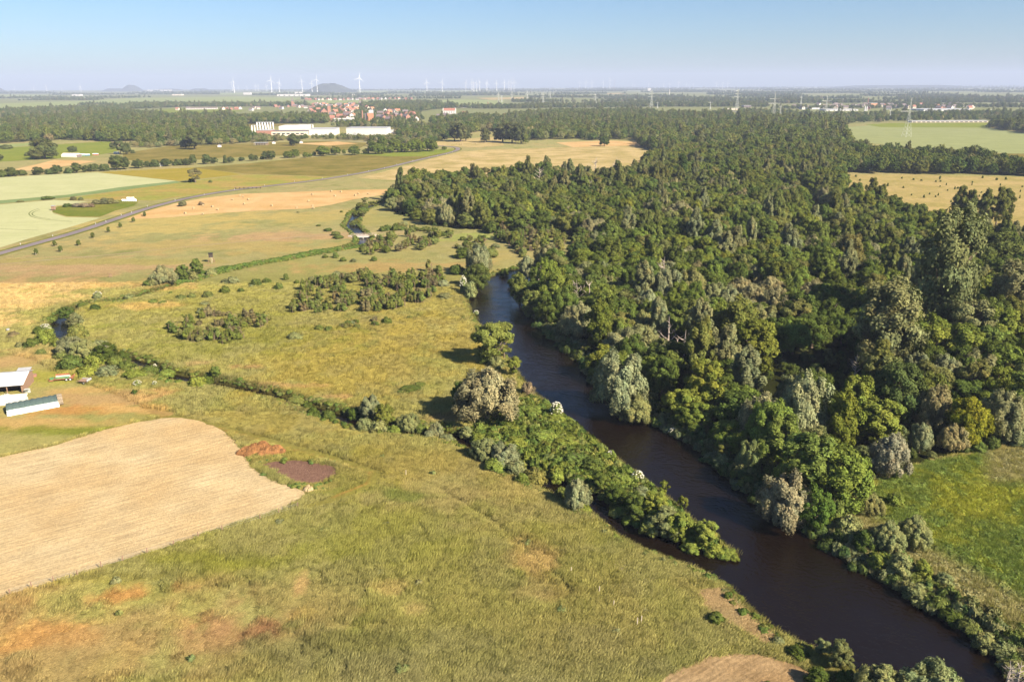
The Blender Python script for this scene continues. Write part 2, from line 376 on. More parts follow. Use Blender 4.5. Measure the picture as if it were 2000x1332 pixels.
def sheet(name, poly, z, mat, world=False):
    p = np.array(poly) if world else GP(poly)
    a = 0.5*sum(p[i][0]*p[(i+1) % len(p)][1]-p[(i+1) % len(p)][0]*p[i][1] for i in range(len(p)))
    idx = list(range(len(p)))
    if a < 0: idx = idx[::-1]
    from mathutils.geometry import tessellate_polygon
    vs = [(float(q[0]), float(q[1]), z) for q in p]
    tri = tessellate_polygon([[Vector(v) for v in vs]])
    fs = []
    for t in tri:
        A, B, D = [vs[i] for i in t]
        cr = (B[0]-A[0])*(D[1]-A[1])-(B[1]-A[1])*(D[0]-A[0])
        fs.append(t if cr > 0 else (t[0], t[2], t[1]))
    o = link(name, mesh(name, vs, fs, mat)); setp(o, kind='structure'); return o
def ragged(poly, amp=.6, step=1.6):
    p = GP(poly); out = []
    for i in range(len(p)):
        a, b = p[i], p[(i+1) % len(p)]; n = int(min(400, max(1, np.hypot(*(b-a))/step))); t_ = np.arange(n)[:, None]/n
        out.append(a*(1-t_)+b*t_)
    q = np.concatenate(out); q = q+np.stack([vnoise(q[:, 0], q[:, 1], 3.1, 21)-.5, vnoise(q[:, 0], q[:, 1], 2.3, 23)-.5], 1)*2*amp+np.stack([vnoise(q[:, 0], q[:, 1], 11, 25)-.5, vnoise(q[:, 0], q[:, 1], 9, 26)-.5], 1)*2*amp
    return q
def smooth_poly(poly, it=2):
    p = [tuple(map(float, q)) for q in poly]
    for _ in range(it):
        r = []
        for i in range(len(p)):
            a, b = p[i], p[(i+1) % len(p)]
            r += [(a[0]*.75+b[0]*.25, a[1]*.75+b[1]*.25), (a[0]*.25+b[0]*.75, a[1]*.25+b[1]*.75)]
        p = r
    return p
def ribbon(name, pts, hw, z, mat, its=2):
    p = [np.array(q, float) for q in pts]; hw = list(hw) if hasattr(hw, '__len__') else [hw]*len(p)
    for _ in range(its):
        r = [p[0]]; h = [hw[0]]
        for i in range(len(p)-1):
            r += [p[i]*.75+p[i+1]*.25, p[i]*.25+p[i+1]*.75]; h += [hw[i]*.75+hw[i+1]*.25, hw[i]*.25+hw[i+1]*.75]
        p = r+[p[-1]]; hw = h+[hw[-1]]
    v = []; f = []
    for i, q in enumerate(p):
        d = p[min(i+1, len(p)-1)]-p[max(i-1, 0)]; d = d/max(1e-9, np.hypot(*d)); n = np.array([-d[1], d[0]])
        v += [(*(q+n*hw[i]), z), (*(q-n*hw[i]), z)]
        if i: f.append((2*i-2, 2*i-1, 2*i+1, 2*i))
    me_ = mesh(name, v, f, mat)
    o = link(name, me_); return o

fd = G(582, 993)-G(20, 1163); FANG = math.degrees(math.atan2(fd[1], fd[0]))
stub_mat = groundmat('mown_hay', c8(232, 209, 164, .61), c8(226, 195, 143, .61), streak=(FANG, .6, 10, .22), fine=1.6, amp=.22, bump=.8)
wheat_mat = groundmat('pale_wheat', c8(208, 210, 160, .56), c8(200, 204, 152, .56), streak=(8, 2.0, 90, .07), fine=.8, amp=.08, bump=.2)
wheat_edge = groundmat('wheat_edge', c8(150, 172, 116), c8(140, 160, 100), fine=.6, amp=.1, bump=.2)
yellow_mat = groundmat('yellow_crop', c8(176, 162, 62), c8(186, 168, 76), streak=(10, 2, 80, .08), fine=.5, amp=.12, bump=.2)
mown_mat = groundmat('mown_grass', c8(170, 172, 84), c8(192, 168, 96), streak=(12, 3, 60, .16), fine=.3, amp=.12, bump=.2)
brown_mat = groundmat('rough_pasture', c8(166, 150, 84), c8(136, 130, 62), streak=(6, 5, 80, .16), fine=.2, amp=.14, bump=.2)
brightg = groundmat('green_crop', c8(142, 158, 62), c8(156, 164, 70), streak=(6, 4, 80, .08), fine=.3, amp=.1, bump=.2)
hay_mat = groundmat('cut_hay', c8(228, 194, 140, .58), c8(214, 176, 118, .58), streak=(14, 1.2, 60, .14), fine=.8, amp=.14, bump=.3)
gold_mat = groundmat('dry_hay_meadow', c8(220, 196, 142, .54), c8(190, 174, 110), streak=(20, 2.5, 120, .2), fine=.3, amp=.12, bump=.2)
pale_far = groundmat('far_crop', c8(176, 186, 120), c8(164, 178, 110), streak=(3, 10, 300, .08), fine=.05, amp=.08, bump=0)
sheet('stubble_field', ragged(smooth_poly(STUB, 1), .55), 0.006, stub_mat, True)
sheet('bare_soil', ragged(smooth_poly(SOIL, 1), .7, .7), 0.02, groundmat('brown_soil', c8(166, 130, 112), c8(150, 116, 98), fine=1.2, amp=.25, bump=.9), True)
sheet('straw_field', ragged(smooth_poly(BFIELD, 1), .6, 1.0), 0.006, groundmat('straw', c8(206, 180, 138), c8(180, 150, 108), streak=(35, .5, 6, .25), fine=1.2, amp=.25), True)
FIELDS = [
 ('wheat_field', [(-900, 372), (-300, 354), (0, 347), (100, 341), (190, 337), (345, 354), (235, 366), (130, 381), (0, 392), (-500, 432), (-900, 450)], .03, wheat_mat),
 ('crop_edge', [(345, 354), (352, 357), (255, 370), (130, 386), (0, 398), (-500, 438), (-500, 432), (0, 392), (130, 381), (235, 366)], .035, wheat_edge),
 ('wheat_field', [(-900, 490), (-300, 420), (0, 400), (105, 391), (172, 394), (140, 399), (110, 402), (100, 410), (104, 417), (128, 424), (196, 426), (130, 446), (60, 465), (0, 484), (-300, 570), (-900, 760)], .03, wheat_mat),
 ('yellow_field', [(190, 337), (300, 331), (375, 328), (420, 333), (475, 341), (350, 354)], .03, yellow_mat),
 ('mown_meadow', [(352, 357), (480, 341), (660, 346), (610, 356), (520, 364), (430, 374), (345, 386), (300, 392), (255, 391), (170, 389), (110, 391), (255, 370)], .025, mown_mat),
 ('rough_pasture', [(375, 328), (470, 321), (560, 312), (640, 305), (760, 299), (880, 293), (892, 296), (860, 302), (740, 331), (645, 345), (478, 340), (420, 333)], .03, brown_mat),
 ('green_strip', [(690, 301), (800, 295), (885, 291), (884, 296), (830, 306), (760, 306)], .06, brightg),
 ('hay_field', [(245, 429), (285, 413), (345, 397), (400, 387), (470, 379), (560, 376), (660, 372), (758, 370), (752, 380), (690, 390), (648, 400), (600, 408), (500, 412), (420, 417), (330, 425)], .03, hay_mat),
 ('dry_hay_meadow', [(740, 338), (800, 322), (862, 305), (900, 297), (950, 293), (1050, 290), (1180, 285), (1250, 288), (1300, 300), (1300, 330), (1200, 345), (1000, 352), (860, 350), (760, 352), (700, 348)], .03, gold_mat),
 ('dry_hay_meadow', [(848, 286), (852, 277), (930, 270), (975, 268), (985, 285), (930, 288)], .05, gold_mat),
 ('dry_hay_meadow', [(1085, 279), (1190, 275), (1245, 277), (1250, 285), (1180, 286), (1120, 288)], .05, hay_mat),
 ('dry_hay_meadow', [(1310, 276), (1370, 273), (1370, 281), (1320, 283)], .05, hay_mat),
 ('dry_hay_meadow', [(1290, 300), (1325, 302), (1330, 312), (1300, 314)], .05, hay_mat),
 ('dry_meadow', [(1630, 341), (1800, 342), (2000, 346), (2400, 356), (2700, 480), (2300, 500), (2000, 470), (1860, 450), (1760, 415), (1640, 362)], .03, groundmat('dry_meadow', c8(206, 184, 124), c8(184, 170, 104), fine=.3, amp=.16, bump=.3)),
 ('wheat_field', [(1640, 250), (1720, 244), (1930, 250), (2010, 262), (2300, 275), (2400, 310), (2000, 302), (1800, 292), (1660, 275)], .06, groundmat('grey_green_crop', c8(176, 184, 126), c8(168, 176, 118), streak=(0, 6, 200, .08), fine=.3, amp=.06, bump=0)),
 ('green_strip', [(1690, 244), (1735, 241), (1930, 241), (1932, 250), (1720, 249)], .1, brightg),
 ('green_strip', [(1840, 300), (2400, 302), (2400, 330), (2000, 322), (1960, 316)], .1, brown_mat),
 ('pasture', [(240, 300), (330, 286), (430, 283), (560, 278), (640, 276), (720, 280), (700, 292), (560, 304), (430, 309), (300, 318), (240, 312)], .04, brown_mat),
 ('hay_field', [(580, 281), (660, 277), (700, 281), (640, 285)], .08, hay_mat),
 ('hay_field', [(20, 333), (70, 322), (105, 313), (190, 315), (150, 322), (60, 334)], .08, hay_mat),
 ('green_field', [(-300, 300), (0, 290), (120, 282), (215, 276), (222, 283), (230, 297), (170, 306), (100, 311), (0, 316), (-300, 340)], .04, brightg),
 ('pale_field', [(-100, 287), (0, 283), (62, 279), (63, 284), (0, 290), (-100, 296)], .08, pale_far),
 ('far_field', [(-600, 214), (0, 203), (180, 197), (260, 192), (470, 189), (600, 192), (560, 199), (340, 199), (250, 202), (120, 208), (0, 216), (-600, 230)], .3, pale_far),
 ('far_field', [(255, 222), (330, 213), (440, 214), (480, 217), (370, 228), (330, 228)], .2, brightg),
 ('far_field', [(560, 200), (620, 196), (745, 197), (750, 204), (640, 205)], .3, pale_far),
 ('far_field', [(845, 197), (900, 195), (985, 197), (980, 206), (900, 208), (865, 205)], .3, pale_far),
 ('far_field', [(930, 192), (1020, 190), (1035, 193), (960, 196)], .3, gold_mat),
 ('far_field', [(1080, 188), (1130, 186), (1130, 189), (1085, 190)], .5, gold_mat),
 ('far_field', [(1180, 183), (1220, 182), (1220, 184), (1190, 185)], .6, gold_mat),
 ('far_field', [(430, 182), (640, 180), (640, 183), (430, 186)], .6, pale_far),
 ('far_field', [(700, 178), (980, 178), (980, 180), (700, 181)], .6, pale_far),
 ('far_field', [(1970, 177), (2200, 177), (2200, 181), (1970, 180)], .6, pale_far),
 ('far_field', [(-300, 188), (60, 185), (120, 187), (0, 191), (-300, 196)], .6, pale_far),
 ('meadow_clearing', [(480, 243), (560, 242), (560, 247), (480, 249)], .2, brown_mat),
 ('grass_island', [(102, 414), (112, 404), (150, 399), (230, 391), (270, 395), (262, 402), (225, 412), (195, 424), (130, 423)], .034, groundmat('weedy_grass', c8(128, 142, 56), c8(152, 150, 70), fine=.4, amp=.2)),
 ('sand_pit', [(1670, 226), (1700, 222), (1710, 226), (1690, 228)], .5, hay_mat),
 ('sand_pit', [(1540, 236), (1570, 231), (1572, 234), (1550, 238)], .5, hay_mat),
]
FW = []
for nm, poly, z, mt in FIELDS:
    sheet(nm, poly, z, mt); FW.append(GP(poly))

# road, tracks
asph = groundmat('asphalt', c8(172, 160, 164), c8(158, 148, 152), fine=1.5, amp=.1, bump=.1)
ROADPX = [(-300, 575), (-120, 530), (0, 495), (65, 477), (150, 454), (220, 430), (290, 406), (370, 386), (450, 372), (540, 362), (640, 350), (740, 332), (820, 312), (865, 302), (888, 296), (896, 292), (892, 288), (870, 286), (846, 285), (800, 283)]
ROADW = GP(ROADPX)
setp(ribbon('road_verge', ROADW, 5.2, .05, groundmat('verge', c8(150, 146, 72), c8(126, 132, 58), fine=.5, amp=.25, bump=.4)), kind='structure')
setp(ribbon('road', ROADW, 2.9, .07, asph), kind='structure')
trk = groundmat('gravel_track', c8(206, 186, 150), c8(190, 168, 128), fine=1, amp=.1)
setp(ribbon('farm_track', GP([(-80, 520), (0, 517), (90, 508), (220, 498), (350, 483), (480, 472), (590, 462), (650, 459), (688, 457), (745, 455), (790, 452)]), .75, .05, trk), kind='structure')
setp(ribbon('farm_track', GP([(600, 274), (640, 275), (700, 277), (800, 279)]), 2.2, .1, asph), kind='structure')
setp(ribbon('road', GP([(1425, 216), (1455, 222), (1490, 232), (1530, 240)]), 5, .3, asph), kind='structure')
setp(ribbon('road', GP([(1640, 233), (1740, 232), (1850, 231)]), 6, .3, trk), kind='structure')
setp(ribbon('farm_track', GP([(332, 230), (350, 224), (366, 218)]), 4, .4, hay_mat), kind='structure')
# tractor tracks curving through the wheat
tramp = groundmat('trampled_wheat', c8(138, 148, 92), fine=.6, amp=.1, bump=.1)
for k, l in enumerate([[(75, 408), (60, 413), (55, 419), (66, 426), (95, 430), (140, 433)], [(78, 410), (66, 414), (61, 419), (72, 425), (98, 428)], [(0, 447), (40, 449), (75, 450)]]):
    setp(ribbon('wheel_track', GP(l), .35, .045, tramp), kind='structure')

# ------------------------------------------------------------------ water
wm = bpy.data.materials.new('river_water'); wm.use_nodes = True; t = wm.node_tree; b = t.nodes['Principled BSDF']
b.inputs['Base Color'].default_value = (0.0065, 0.0038, 0.002, 1); b.inputs['Roughness'].default_value = 0.09; b.inputs['IOR'].default_value = 1.33
b.inputs['Specular IOR Level'].default_value = 0.5
ge = nd(t, 'ShaderNodeNewGeometry'); n1 = nd(t, 'ShaderNodeTexNoise'); n1.inputs['Scale'].default_value = 1.4; n1.inputs['Detail'].default_value = 3
n2 = nd(t, 'ShaderNodeTexNoise'); n2.inputs['Scale'].default_value = .25; n2.inputs['Detail'].default_value = 2
t.links.new(ge.outputs['Position'], n1.inputs['Vector']); t.links.new(ge.outputs['Position'], n2.inputs['Vector'])
mu = nd(t, 'ShaderNodeMath', operation='MULTIPLY'); t.links.new(n1.outputs['Fac'], mu.inputs[0]); t.links.new(n2.outputs['Fac'], mu.inputs[1])
bp = nd(t, 'ShaderNodeBump'); bp.inputs['Strength'].default_value = 1.0; bp.inputs['Distance'].default_value = .35
t.links.new(mu.outputs[0], bp.inputs['Height']); t.links.new(bp.outputs[0], b.inputs['Normal'])
sheet('river', RIV, ZW, wm, True)
for nm, ln, wd, z in (('stream', S1, ST1W, ZW+.004), ('stream', S2, ST2W, ZW+.004), ('backwater', UP, UPW, ZW+.008)):
    setp(ribbon(nm, ln, [x_+.5 for x_ in wd], z, wm), kind='structure')

# hills on the horizon
def hill(px, base, wpx, hpx, flat=.4):
    g = G(px, base); d = depth(g)/F; R_ = wpx*d/2; H_ = hpx*d; n = 48; v = []; f = []
    rr = np.linspace(0, 1, 9)
    for r in rr:
        for k in range(n):
            a = 2*math.pi*k/n; h = H_*(1 if r < flat else 1-sm((r-flat)/(1-flat)))*(1+.07*math.sin(3*a+px)+.05*math.sin(7*a))
            v.append((g[0]+R_*r*math.cos(a), g[1]+R_*.8*r*math.sin(a), -1+h if r < 1 else -1))
    for i in range(len(rr)-1):
        for k in range(n): f.append((i*n+k, (i+1)*n+k, (i+1)*n+(k+1) % n, i*n+(k+1) % n))
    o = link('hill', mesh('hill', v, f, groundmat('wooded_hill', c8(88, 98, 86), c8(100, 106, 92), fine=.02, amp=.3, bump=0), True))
    setp(o, kind='structure')
hill(645, 181, 118, 15.5, .2); hill(257, 179, 58, 11, .15); hill(225, 179, 60, 5); hill(1760, 172.5, 330, 5, .5); hill(-10, 181, 50, 8); hill(390, 178, 50, 4); hill(330, 177.5, 70, 3)

# ------------------------------------------------------------------ foliage generators
def leaf_mesh(name, lobes, nleaf, size, aspect, mat, rg, core=True, var=.2, up=.3, hang=0.0, hue=.045):
    """lobes: (x,y,z,rx,rz); leaf clusters spread over every lobe, facing outwards with a lot of jitter"""
    lobes = np.array(lobes, float)
    wgt = lobes[:, 3]**2+lobes[:, 3]*lobes[:, 4]; wgt /= wgt.sum()
    li = rg.choice(len(lobes), nleaf, p=wgt)
    d = rg.normal(size=(nleaf, 3)); d[:, 2] += up; d /= np.linalg.norm(d, axis=1)[:, None]
    lump = 1+.14*np.sin(d[:, 0]*5+li)*np.cos(d[:, 1]*6+li*2)
    rad = (.55+.62*rg.random(nleaf)**.7)*lump
    L = lobes[li]
    c = L[:, :3]+d*np.stack([L[:, 3], L[:, 3], L[:, 4]], 1)*rad[:, None]
    ctr = lobes[:, :3].mean(0)*np.array([1, 1, .8]); dc = c-ctr; dc /= np.linalg.norm(dc, axis=1)[:, None]+1e-9
    nrm = d*.55+dc*.8+rg.normal(size=(nleaf, 3))*.42; nrm /= np.linalg.norm(nrm, axis=1)[:, None]
    ref = rg.normal(size=(nleaf, 3)); ref[:, 2] -= hang*3
    t1 = ref-(ref*nrm).sum(1)[:, None]*nrm; t1 /= np.linalg.norm(t1, axis=1)[:, None]
    t2 = np.cross(nrm, t1)
    s = size*(.65+.7*rg.random(nleaf))[:, None]
    a = t1*s*aspect*.5; b_ = t2*s*.5
    fold = nrm*s*.15
    v = np.stack([c-a, c-b_*.8-fold, c+a, c+b_*.8-fold], 1).reshape(-1, 3)
    v[:, 2] = np.maximum(v[:, 2], .02)
    lv = (1+rg.normal(size=len(lobes))*var*.5)[li]*(1+rg.normal(size=nleaf)*var)
    hv = rg.normal(size=nleaf)*hue*.6+(rg.normal(size=len(lobes))*hue)[li]
    colr = np.stack([lv*(1+hv), lv, lv*(1-hv*.5), np.ones(nleaf)], 1)
    nv = len(v); nf = nleaf
    fv = np.arange(nv).reshape(-1, 4); colv = np.repeat(colr, 4, axis=0)
    if core:    # opaque core in each lobe, coloured darker to stand for the shaded interior
        cv = []; cf = []; m_ = 7; k0 = nv
        for l in lobes:
            ring = []
            for i in range(1, 4):
                th = math.pi*i/4
                for k in range(m_):
                    ph = 2*math.pi*(k+.5*i)/m_; r = .56*(1+.15*rg.normal())
                    cv.append((l[0]+l[3]*r*math.sin(th)*math.cos(ph), l[1]+l[3]*r*math.sin(th)*math.sin(ph), max(.02, l[2]+l[4]*r*math.cos(th))))
            for i in range(2):
                for k in range(m_):
                    cf.append((k0+i*m_+k, k0+(i+1)*m_+k, k0+(i+1)*m_+(k+1) % m_, k0+i*m_+(k+1) % m_))
            for k in range(1, m_-1, 2):
                k2 = min(k+2, m_-1)
                cf.append((k0, k0+k, k0+k+1, k0+k2) if k2 > k+1 else (k0, k0+k, k0+k+1, k0+k+1))
            k0 += 3*m_
        cf = [q for q in cf if len(set(q)) == 4]
        v = np.concatenate([v, np.array(cv)]); fv = np.concatenate([fv, np.array(cf)])
        colv = np.concatenate([colv, np.tile([.8, .8, .8, 1], (len(cv), 1))])
    me = bpy.data.meshes.new(name)
    me.vertices.add(len(v)); me.vertices.foreach_set('co', v.astype(np.float32).ravel())
    me.loops.add(fv.size); me.loops.foreach_set('vertex_index', fv.ravel().astype(np.int32))
    me.polygons.add(len(fv)); me.polygons.foreach_set('loop_start', np.arange(0, fv.size, 4, dtype=np.int32))
    me.polygons.foreach_set('loop_total', np.full(len(fv), 4, dtype=np.int32))
    me.update(calc_edges=True)
    ca = me.color_attributes.new('leafvar', 'FLOAT_COLOR', 'POINT'); ca.data.foreach_set('color', np.clip(colv, .2, 2.2).astype(np.float32).ravel())
    me.materials.append(mat); return me

def lobes_for(kind, rg):
    """crown shapes, unit height 1 (z 0..1), radius relative to height"""
    L = []
    if kind in ('alder', 'aspen'):       # several upright leaders of uneven height, each hung with clusters
        nl_ = 8 if kind == 'alder' else 9; R0 = .25 if kind == 'alder' else .20
        for j in range(nl_):
            a = j*6.283/nl_+rg.normal()*.4; r = R0*(.35+.75*rg.random()) if j else 0; top = (.95-(2.6 if kind == 'alder' else 3.2)*r*r+rg.normal()*.035) if j else .93
            x0, y0 = r*math.cos(a), r*math.sin(a); z0_ = .17+.12*rg.random()
            for i in range(11):
                f_ = i/10; z = z0_+(top-z0_)*f_; w_ = .17*math.sin(math.pi*(.2+.6*f_))*(.6+.6*rg.random()); b = rg.random()*6.283
                s_ = .045+.045*rg.random()
                L.append((x0*(.75+.35*(1-f_))+w_*math.cos(b), y0*(.75+.35*(1-f_))+w_*math.sin(b), z, s_, s_*1.05))
        L.append((0, 0, .5, .15, .26)); L.append((0, 0, .35, .14, .14))
    elif kind == 'oak':       # broad dome of separate clouds
        for i in range(75):
            el = math.acos(1-rg.random()*1.72); a = rg.random()*6.283; r = .41*(.72+.36*rg.random())
            s_ = .045+.06*rg.random()
            L.append((r*math.sin(el)*math.cos(a), r*math.sin(el)*math.sin(a), .47+.42*math.cos(el)*(.85+.25*rg.random()), s_, s_*.95))
        L.append((0, 0, .46, .28, .3))
    elif kind == 'willow':    # wide fluffy dome down to the ground, upward sprays
        ph = rg.random()*6; 
        for i in range(95):
            el = math.acos(1-rg.random()*1.3); a = rg.random()*6.283; r = .46*(.7+.36*rg.random())*(1+.14*math.sin(3*a+ph))
            z = .36+.53*math.cos(el)*(.8+.28*rg.random()); s_ = .045+.05*rg.random()
            L.append((r*math.sin(el)*math.cos(a), r*math.sin(el)*math.sin(a), max(.07, z), s_, s_*1.5))
        L.append((0, 0, .40, .29, .31))
    elif kind == 'poplar':    # tall, loose, several vertical plumes
        for i in range(80):
            z = .14+.84*rg.random(); R_ = max(.02, .17*(1-((z-.42)/.62)**2)+.01); a = rg.random()*6.283; r = R_*(.4+.75*rg.random())
            s_ = .022+.026*rg.random(); L.append((r*math.cos(a), r*math.sin(a), z, s_, s_*1.7))
        L.append((0, 0, .5, .06, .28))
    elif kind == 'ash':       # open crown of feathery branches
        for i in range(24):
            z = .3+.62*rg.random(); a = rg.random()*6.283; r = .34*rg.random()**.4*math.sin(math.pi*min(1, (z-.15)/.95))
            s = .06+.05*rg.random(); L.append((r*math.cos(a), r*math.sin(a), z, s*1.2, s*.8))
    elif kind == 'cypress':
        for i in range(22):
            z = .06+.9*i/22; r = .06*(1-z)**.4; a = rg.random()*6.283
            L.append((r*math.cos(a)*.6, r*math.sin(a)*.6, z, .06+.03*(1-z), .08))
    elif kind == 'bush':
        for i in range(44):
            el = math.acos(1-rg.random()); a = rg.random()*6.283; r = .5*(.62+.45*rg.random())
            L.append((r*math.sin(el)*math.cos(a), r*math.sin(el)*math.sin(a), .12+.68*math.cos(el)*(.7+.42*rg.random()), .08+.08*rg.random(), .08+.09*rg.random()))
        L.append((0, 0, .36, .36, .34))
    elif kind == 'thicket':   # young slim trees in a clump, leafy at the top
        for i in range(7):
            a = rg.random()*6.283; r = .26*rg.random()**.5; x, y = r*math.cos(a), r*math.sin(a); top = .7+.3*rg.random()
            for k in range(5):
                z = top*(.38+.58*k/4); s = .085*(1-.45*k/4); L.append((x+rg.normal()*.03, y+rg.normal()*.03, z, s, s*1.2))
    elif kind == 'clump':     # low rank growth
        for i in range(9):
            a = rg.random()*6.283; r = .8*rg.random()**.5; L.append((r*math.cos(a), r*math.sin(a), .12+.3*rg.random()*(1-r*.6), .25+.15*rg.random(), .22+.22*rg.random()))
    return L
def tree_wood(kind, rg):
    m = MB()
    if kind == 'thicket':
        for i in range(9):
            a = rg.random()*6.283; r = .26*rg.random()**.5; x, y = r*math.cos(a), r*math.sin(a)
            m.tube([(0, 0, -.02), (x*.5, y*.5, .02), (x, y, .12), (x+rg.normal()*.02, y+rg.normal()*.02, .45), (x+rg.normal()*.05, y+rg.normal()*.05, .8)], [.014, .013, .012, .009, .004], 4)
        return m
    th = {'poplar': .016, 'cypress': .014}.get(kind, .026); top = .9 if kind in ('poplar', 'cypress', 'ash') else .72
    bend = rg.normal(size=2)*.02
    m.tube([(0, 0, -.02), (bend[0]*.3, bend[1]*.3, .2), (bend[0], bend[1], .45), (bend[0]*1.5, bend[1]*1.5, top)], [th*1.35, th, th*.75, th*.2], 7)
    for i in range(9 if kind != 'cypress' else 3):
        z0 = .18+.5*rg.random(); a = rg.random()*6.283; ln = (.13 if kind == 'poplar' else .28)*(1-.4*(z0-.2))
        x0, y0 = bend*(z0/.6)
        m.tube([(x0, y0, z0), (x0+ln*.5*math.cos(a), y0+ln*.5*math.sin(a), z0+ln*.35), (x0+ln*math.cos(a+.2), y0+ln*math.sin(a+.2), z0+ln*.85)], [th*.5, th*.32, th*.12], 5)
    return m
def bare_wood(rg, n=11, spread=.34, th=.028):
    m = MB()
    m.tube([(0, 0, -.02), (.02, .01, .35), (.0, .03, .7), (.03, .02, 1)], [th, th*.75, th*.4, th*.1], 6)
    for i in range(n):
        z0 = .25+.6*rg.random(); a = rg.random()*6.283; ln = spread*(1.2-z0)*(.7+.6*rg.random())
        e = Vector((ln*math.cos(a), ln*math.sin(a), z0+ln*.7)); mid = Vector((ln*.5*math.cos(a+.3), ln*.5*math.sin(a+.3), z0+ln*.25))
        m.tube([(0.01, .01, z0), mid, e], [th*.45, th*.3, th*.08], 4)
        for k in range(3):
            q = mid.lerp(e, .2+.3*k); b = a+(-1)**k*.9
            m.tube([q, q+Vector((math.cos(b)*ln*.35, math.sin(b)*ln*.35, ln*.25))], [th*.16, th*.05], 3)
    return m
# kind: lobes, leaves, leaf size for a unit-height tree of nominal height, material tint
SPEC = {'alder': (12, 15000, .36, 1.3, 0), 'oak': (12, 15000, .34, 1.2, 0), 'willow': (11, 20000, .27, 2.0, .15), 'poplar': (22, 15000, .42, 1.4, .3), 'aspen': (20, 17000, .42, 1.4, .2),
        'ash': (12, 9000, .34, 1.8, 0), 'cypress': (18, 6000, .45, 1.5, 0), 'bush': (3.2, 4500, .19, 1.5, 0), 'thicket': (6, 3600, .28, 1.7, 0), 'clump': (1.3, 900, .22, 2.4, 0)}
CROWN = {}; CROWNI = {}; WOOD = {}; LOWI = {}
for k_, (hn, nl, ls, asp, hang) in SPEC.items():
    CROWN[k_] = []; CROWNI[k_] = []; WOOD[k_] = []; LOWI[k_] = []
    for v_ in range(4 if k_ in ('alder', 'willow', 'oak', 'bush', 'thicket') else 3):
        rg = np.random.default_rng(hash_ := (sum(map(ord, k_))*31+v_))
        lb = lobes_for(k_, rg)
        m0 = leaf_mesh('crown_'+k_, lb, nl, ls/hn, asp, LEAF, rg, core=k_ not in ('ash', 'thicket', 'clump'), hang=hang)
        CROWN[k_].append(m0)
        m1 = m0.copy(); m1.materials.clear(); m1.materials.append(LEAFI); CROWNI[k_].append(m1)
        if k_ in ('alder', 'willow', 'poplar', 'oak', 'bush'):
            LOWI[k_].append(leaf_mesh('far_crown_'+k_, lb, 1700 if k_ != 'bush' else 500, ls/hn*(1.8), min(1.3, asp*.8), LEAFI, rg, hang=hang, var=.3))
        WOOD[k_].append(tree_wood(k_, rg).me('trunk_'+k_, STEMM if k_ == 'thicket' else BARK))
TINT = {'alder': [(.105, .13, .028), (.095, .12, .026), (.125, .145, .03), (.08, .11, .026), (.115, .13, .034)],
        'oak': [(.082, .115, .024), (.068, .10, .022), (.11, .135, .028), (.13, .145, .04)],
        'willow': [(.195, .195, .085), (.165, .175, .07), (.21, .185, .09), (.15, .165, .06), (.19, .175, .075)],
        'poplar': [(.13, .14, .05), (.11, .125, .04), (.14, .145, .065)],
        'ash': [(.11, .12, .03), (.14, .14, .05)], 'aspen': [(.13, .14, .055)], 'cypress': [(.05, .075, .02)],
        'bush': [(.10, .125, .03), (.085, .11, .025), (.13, .145, .04), (.16, .17, .075)],
        'thicket': [(.12, .145, .035), (.105, .135, .03), (.145, .15, .045), (.15, .13, .06)],
        'clump': [(.13, .155, .035), (.11, .14, .03), (.16, .165, .05)]}
PLNAME = {'alder': 'alder_tree', 'oak': 'oak_tree', 'willow': 'willow_tree', 'poplar': 'poplar_tree', 'aspen': 'poplar_tree', 'ash': 'ash_tree', 'cypress': 'columnar_tree', 'bush': 'bush', 'thicket': 'young_tree_clump', 'clump': 'weed_clump'}
def jit(c, rg_, a=.12):
    f = 1.15*(1+rg_.uniform(-a, a)); h = rg_.uniform(-a, a)*.6
    return (c[0]*f*(1+h), c[1]*f, c[2]*f*(1-h))
def tree(kind, x, y, h, r=None, tint=None, var=None, z=None):
    """Empty at the base > trunk, crown. r = half width of the crown in metres"""
    nat = {'alder': .36, 'oak': .48, 'willow': .53, 'poplar': .2, 'aspen': .31, 'ash': .38, 'cypress': .12, 'bush': .62, 'thicket': .36, 'clump': 1.0}[kind]
    v = random.randrange(len(CROWN[kind])) if var is None else var
    sx = (r/nat) if r else h*random.uniform(.85, 1.15)
    sx = min(max(sx, h*.72), h*1.5) if kind not in ('bush', 'clump', 'thicket') else sx
    if z is None: z = float(ground_z(np.array([[x, y]]))[0])
    e = empty(PLNAME[kind], (x, y, max(z, -1.0)), random.random()*6.283, (sx, sx*random.uniform(.9, 1.1), h))
    cr = link('crown', CROWN[kind][v], e); cr.color = (*jit(tint or random.choice(TINT[kind]), random), 1)
    if kind != 'clump': link('trunk' if kind not in ('bush', 'thicket') else 'stems', WOOD[kind][v], e)
    return e
KCAT = {'alder': 'tree', 'oak': 'tree', 'willow': 'willow', 'poplar': 'poplar', 'aspen': 'poplar', 'ash': 'tree', 'cypress': 'tree', 'bush': 'bush', 'thicket': 'young trees', 'clump': 'plants'}

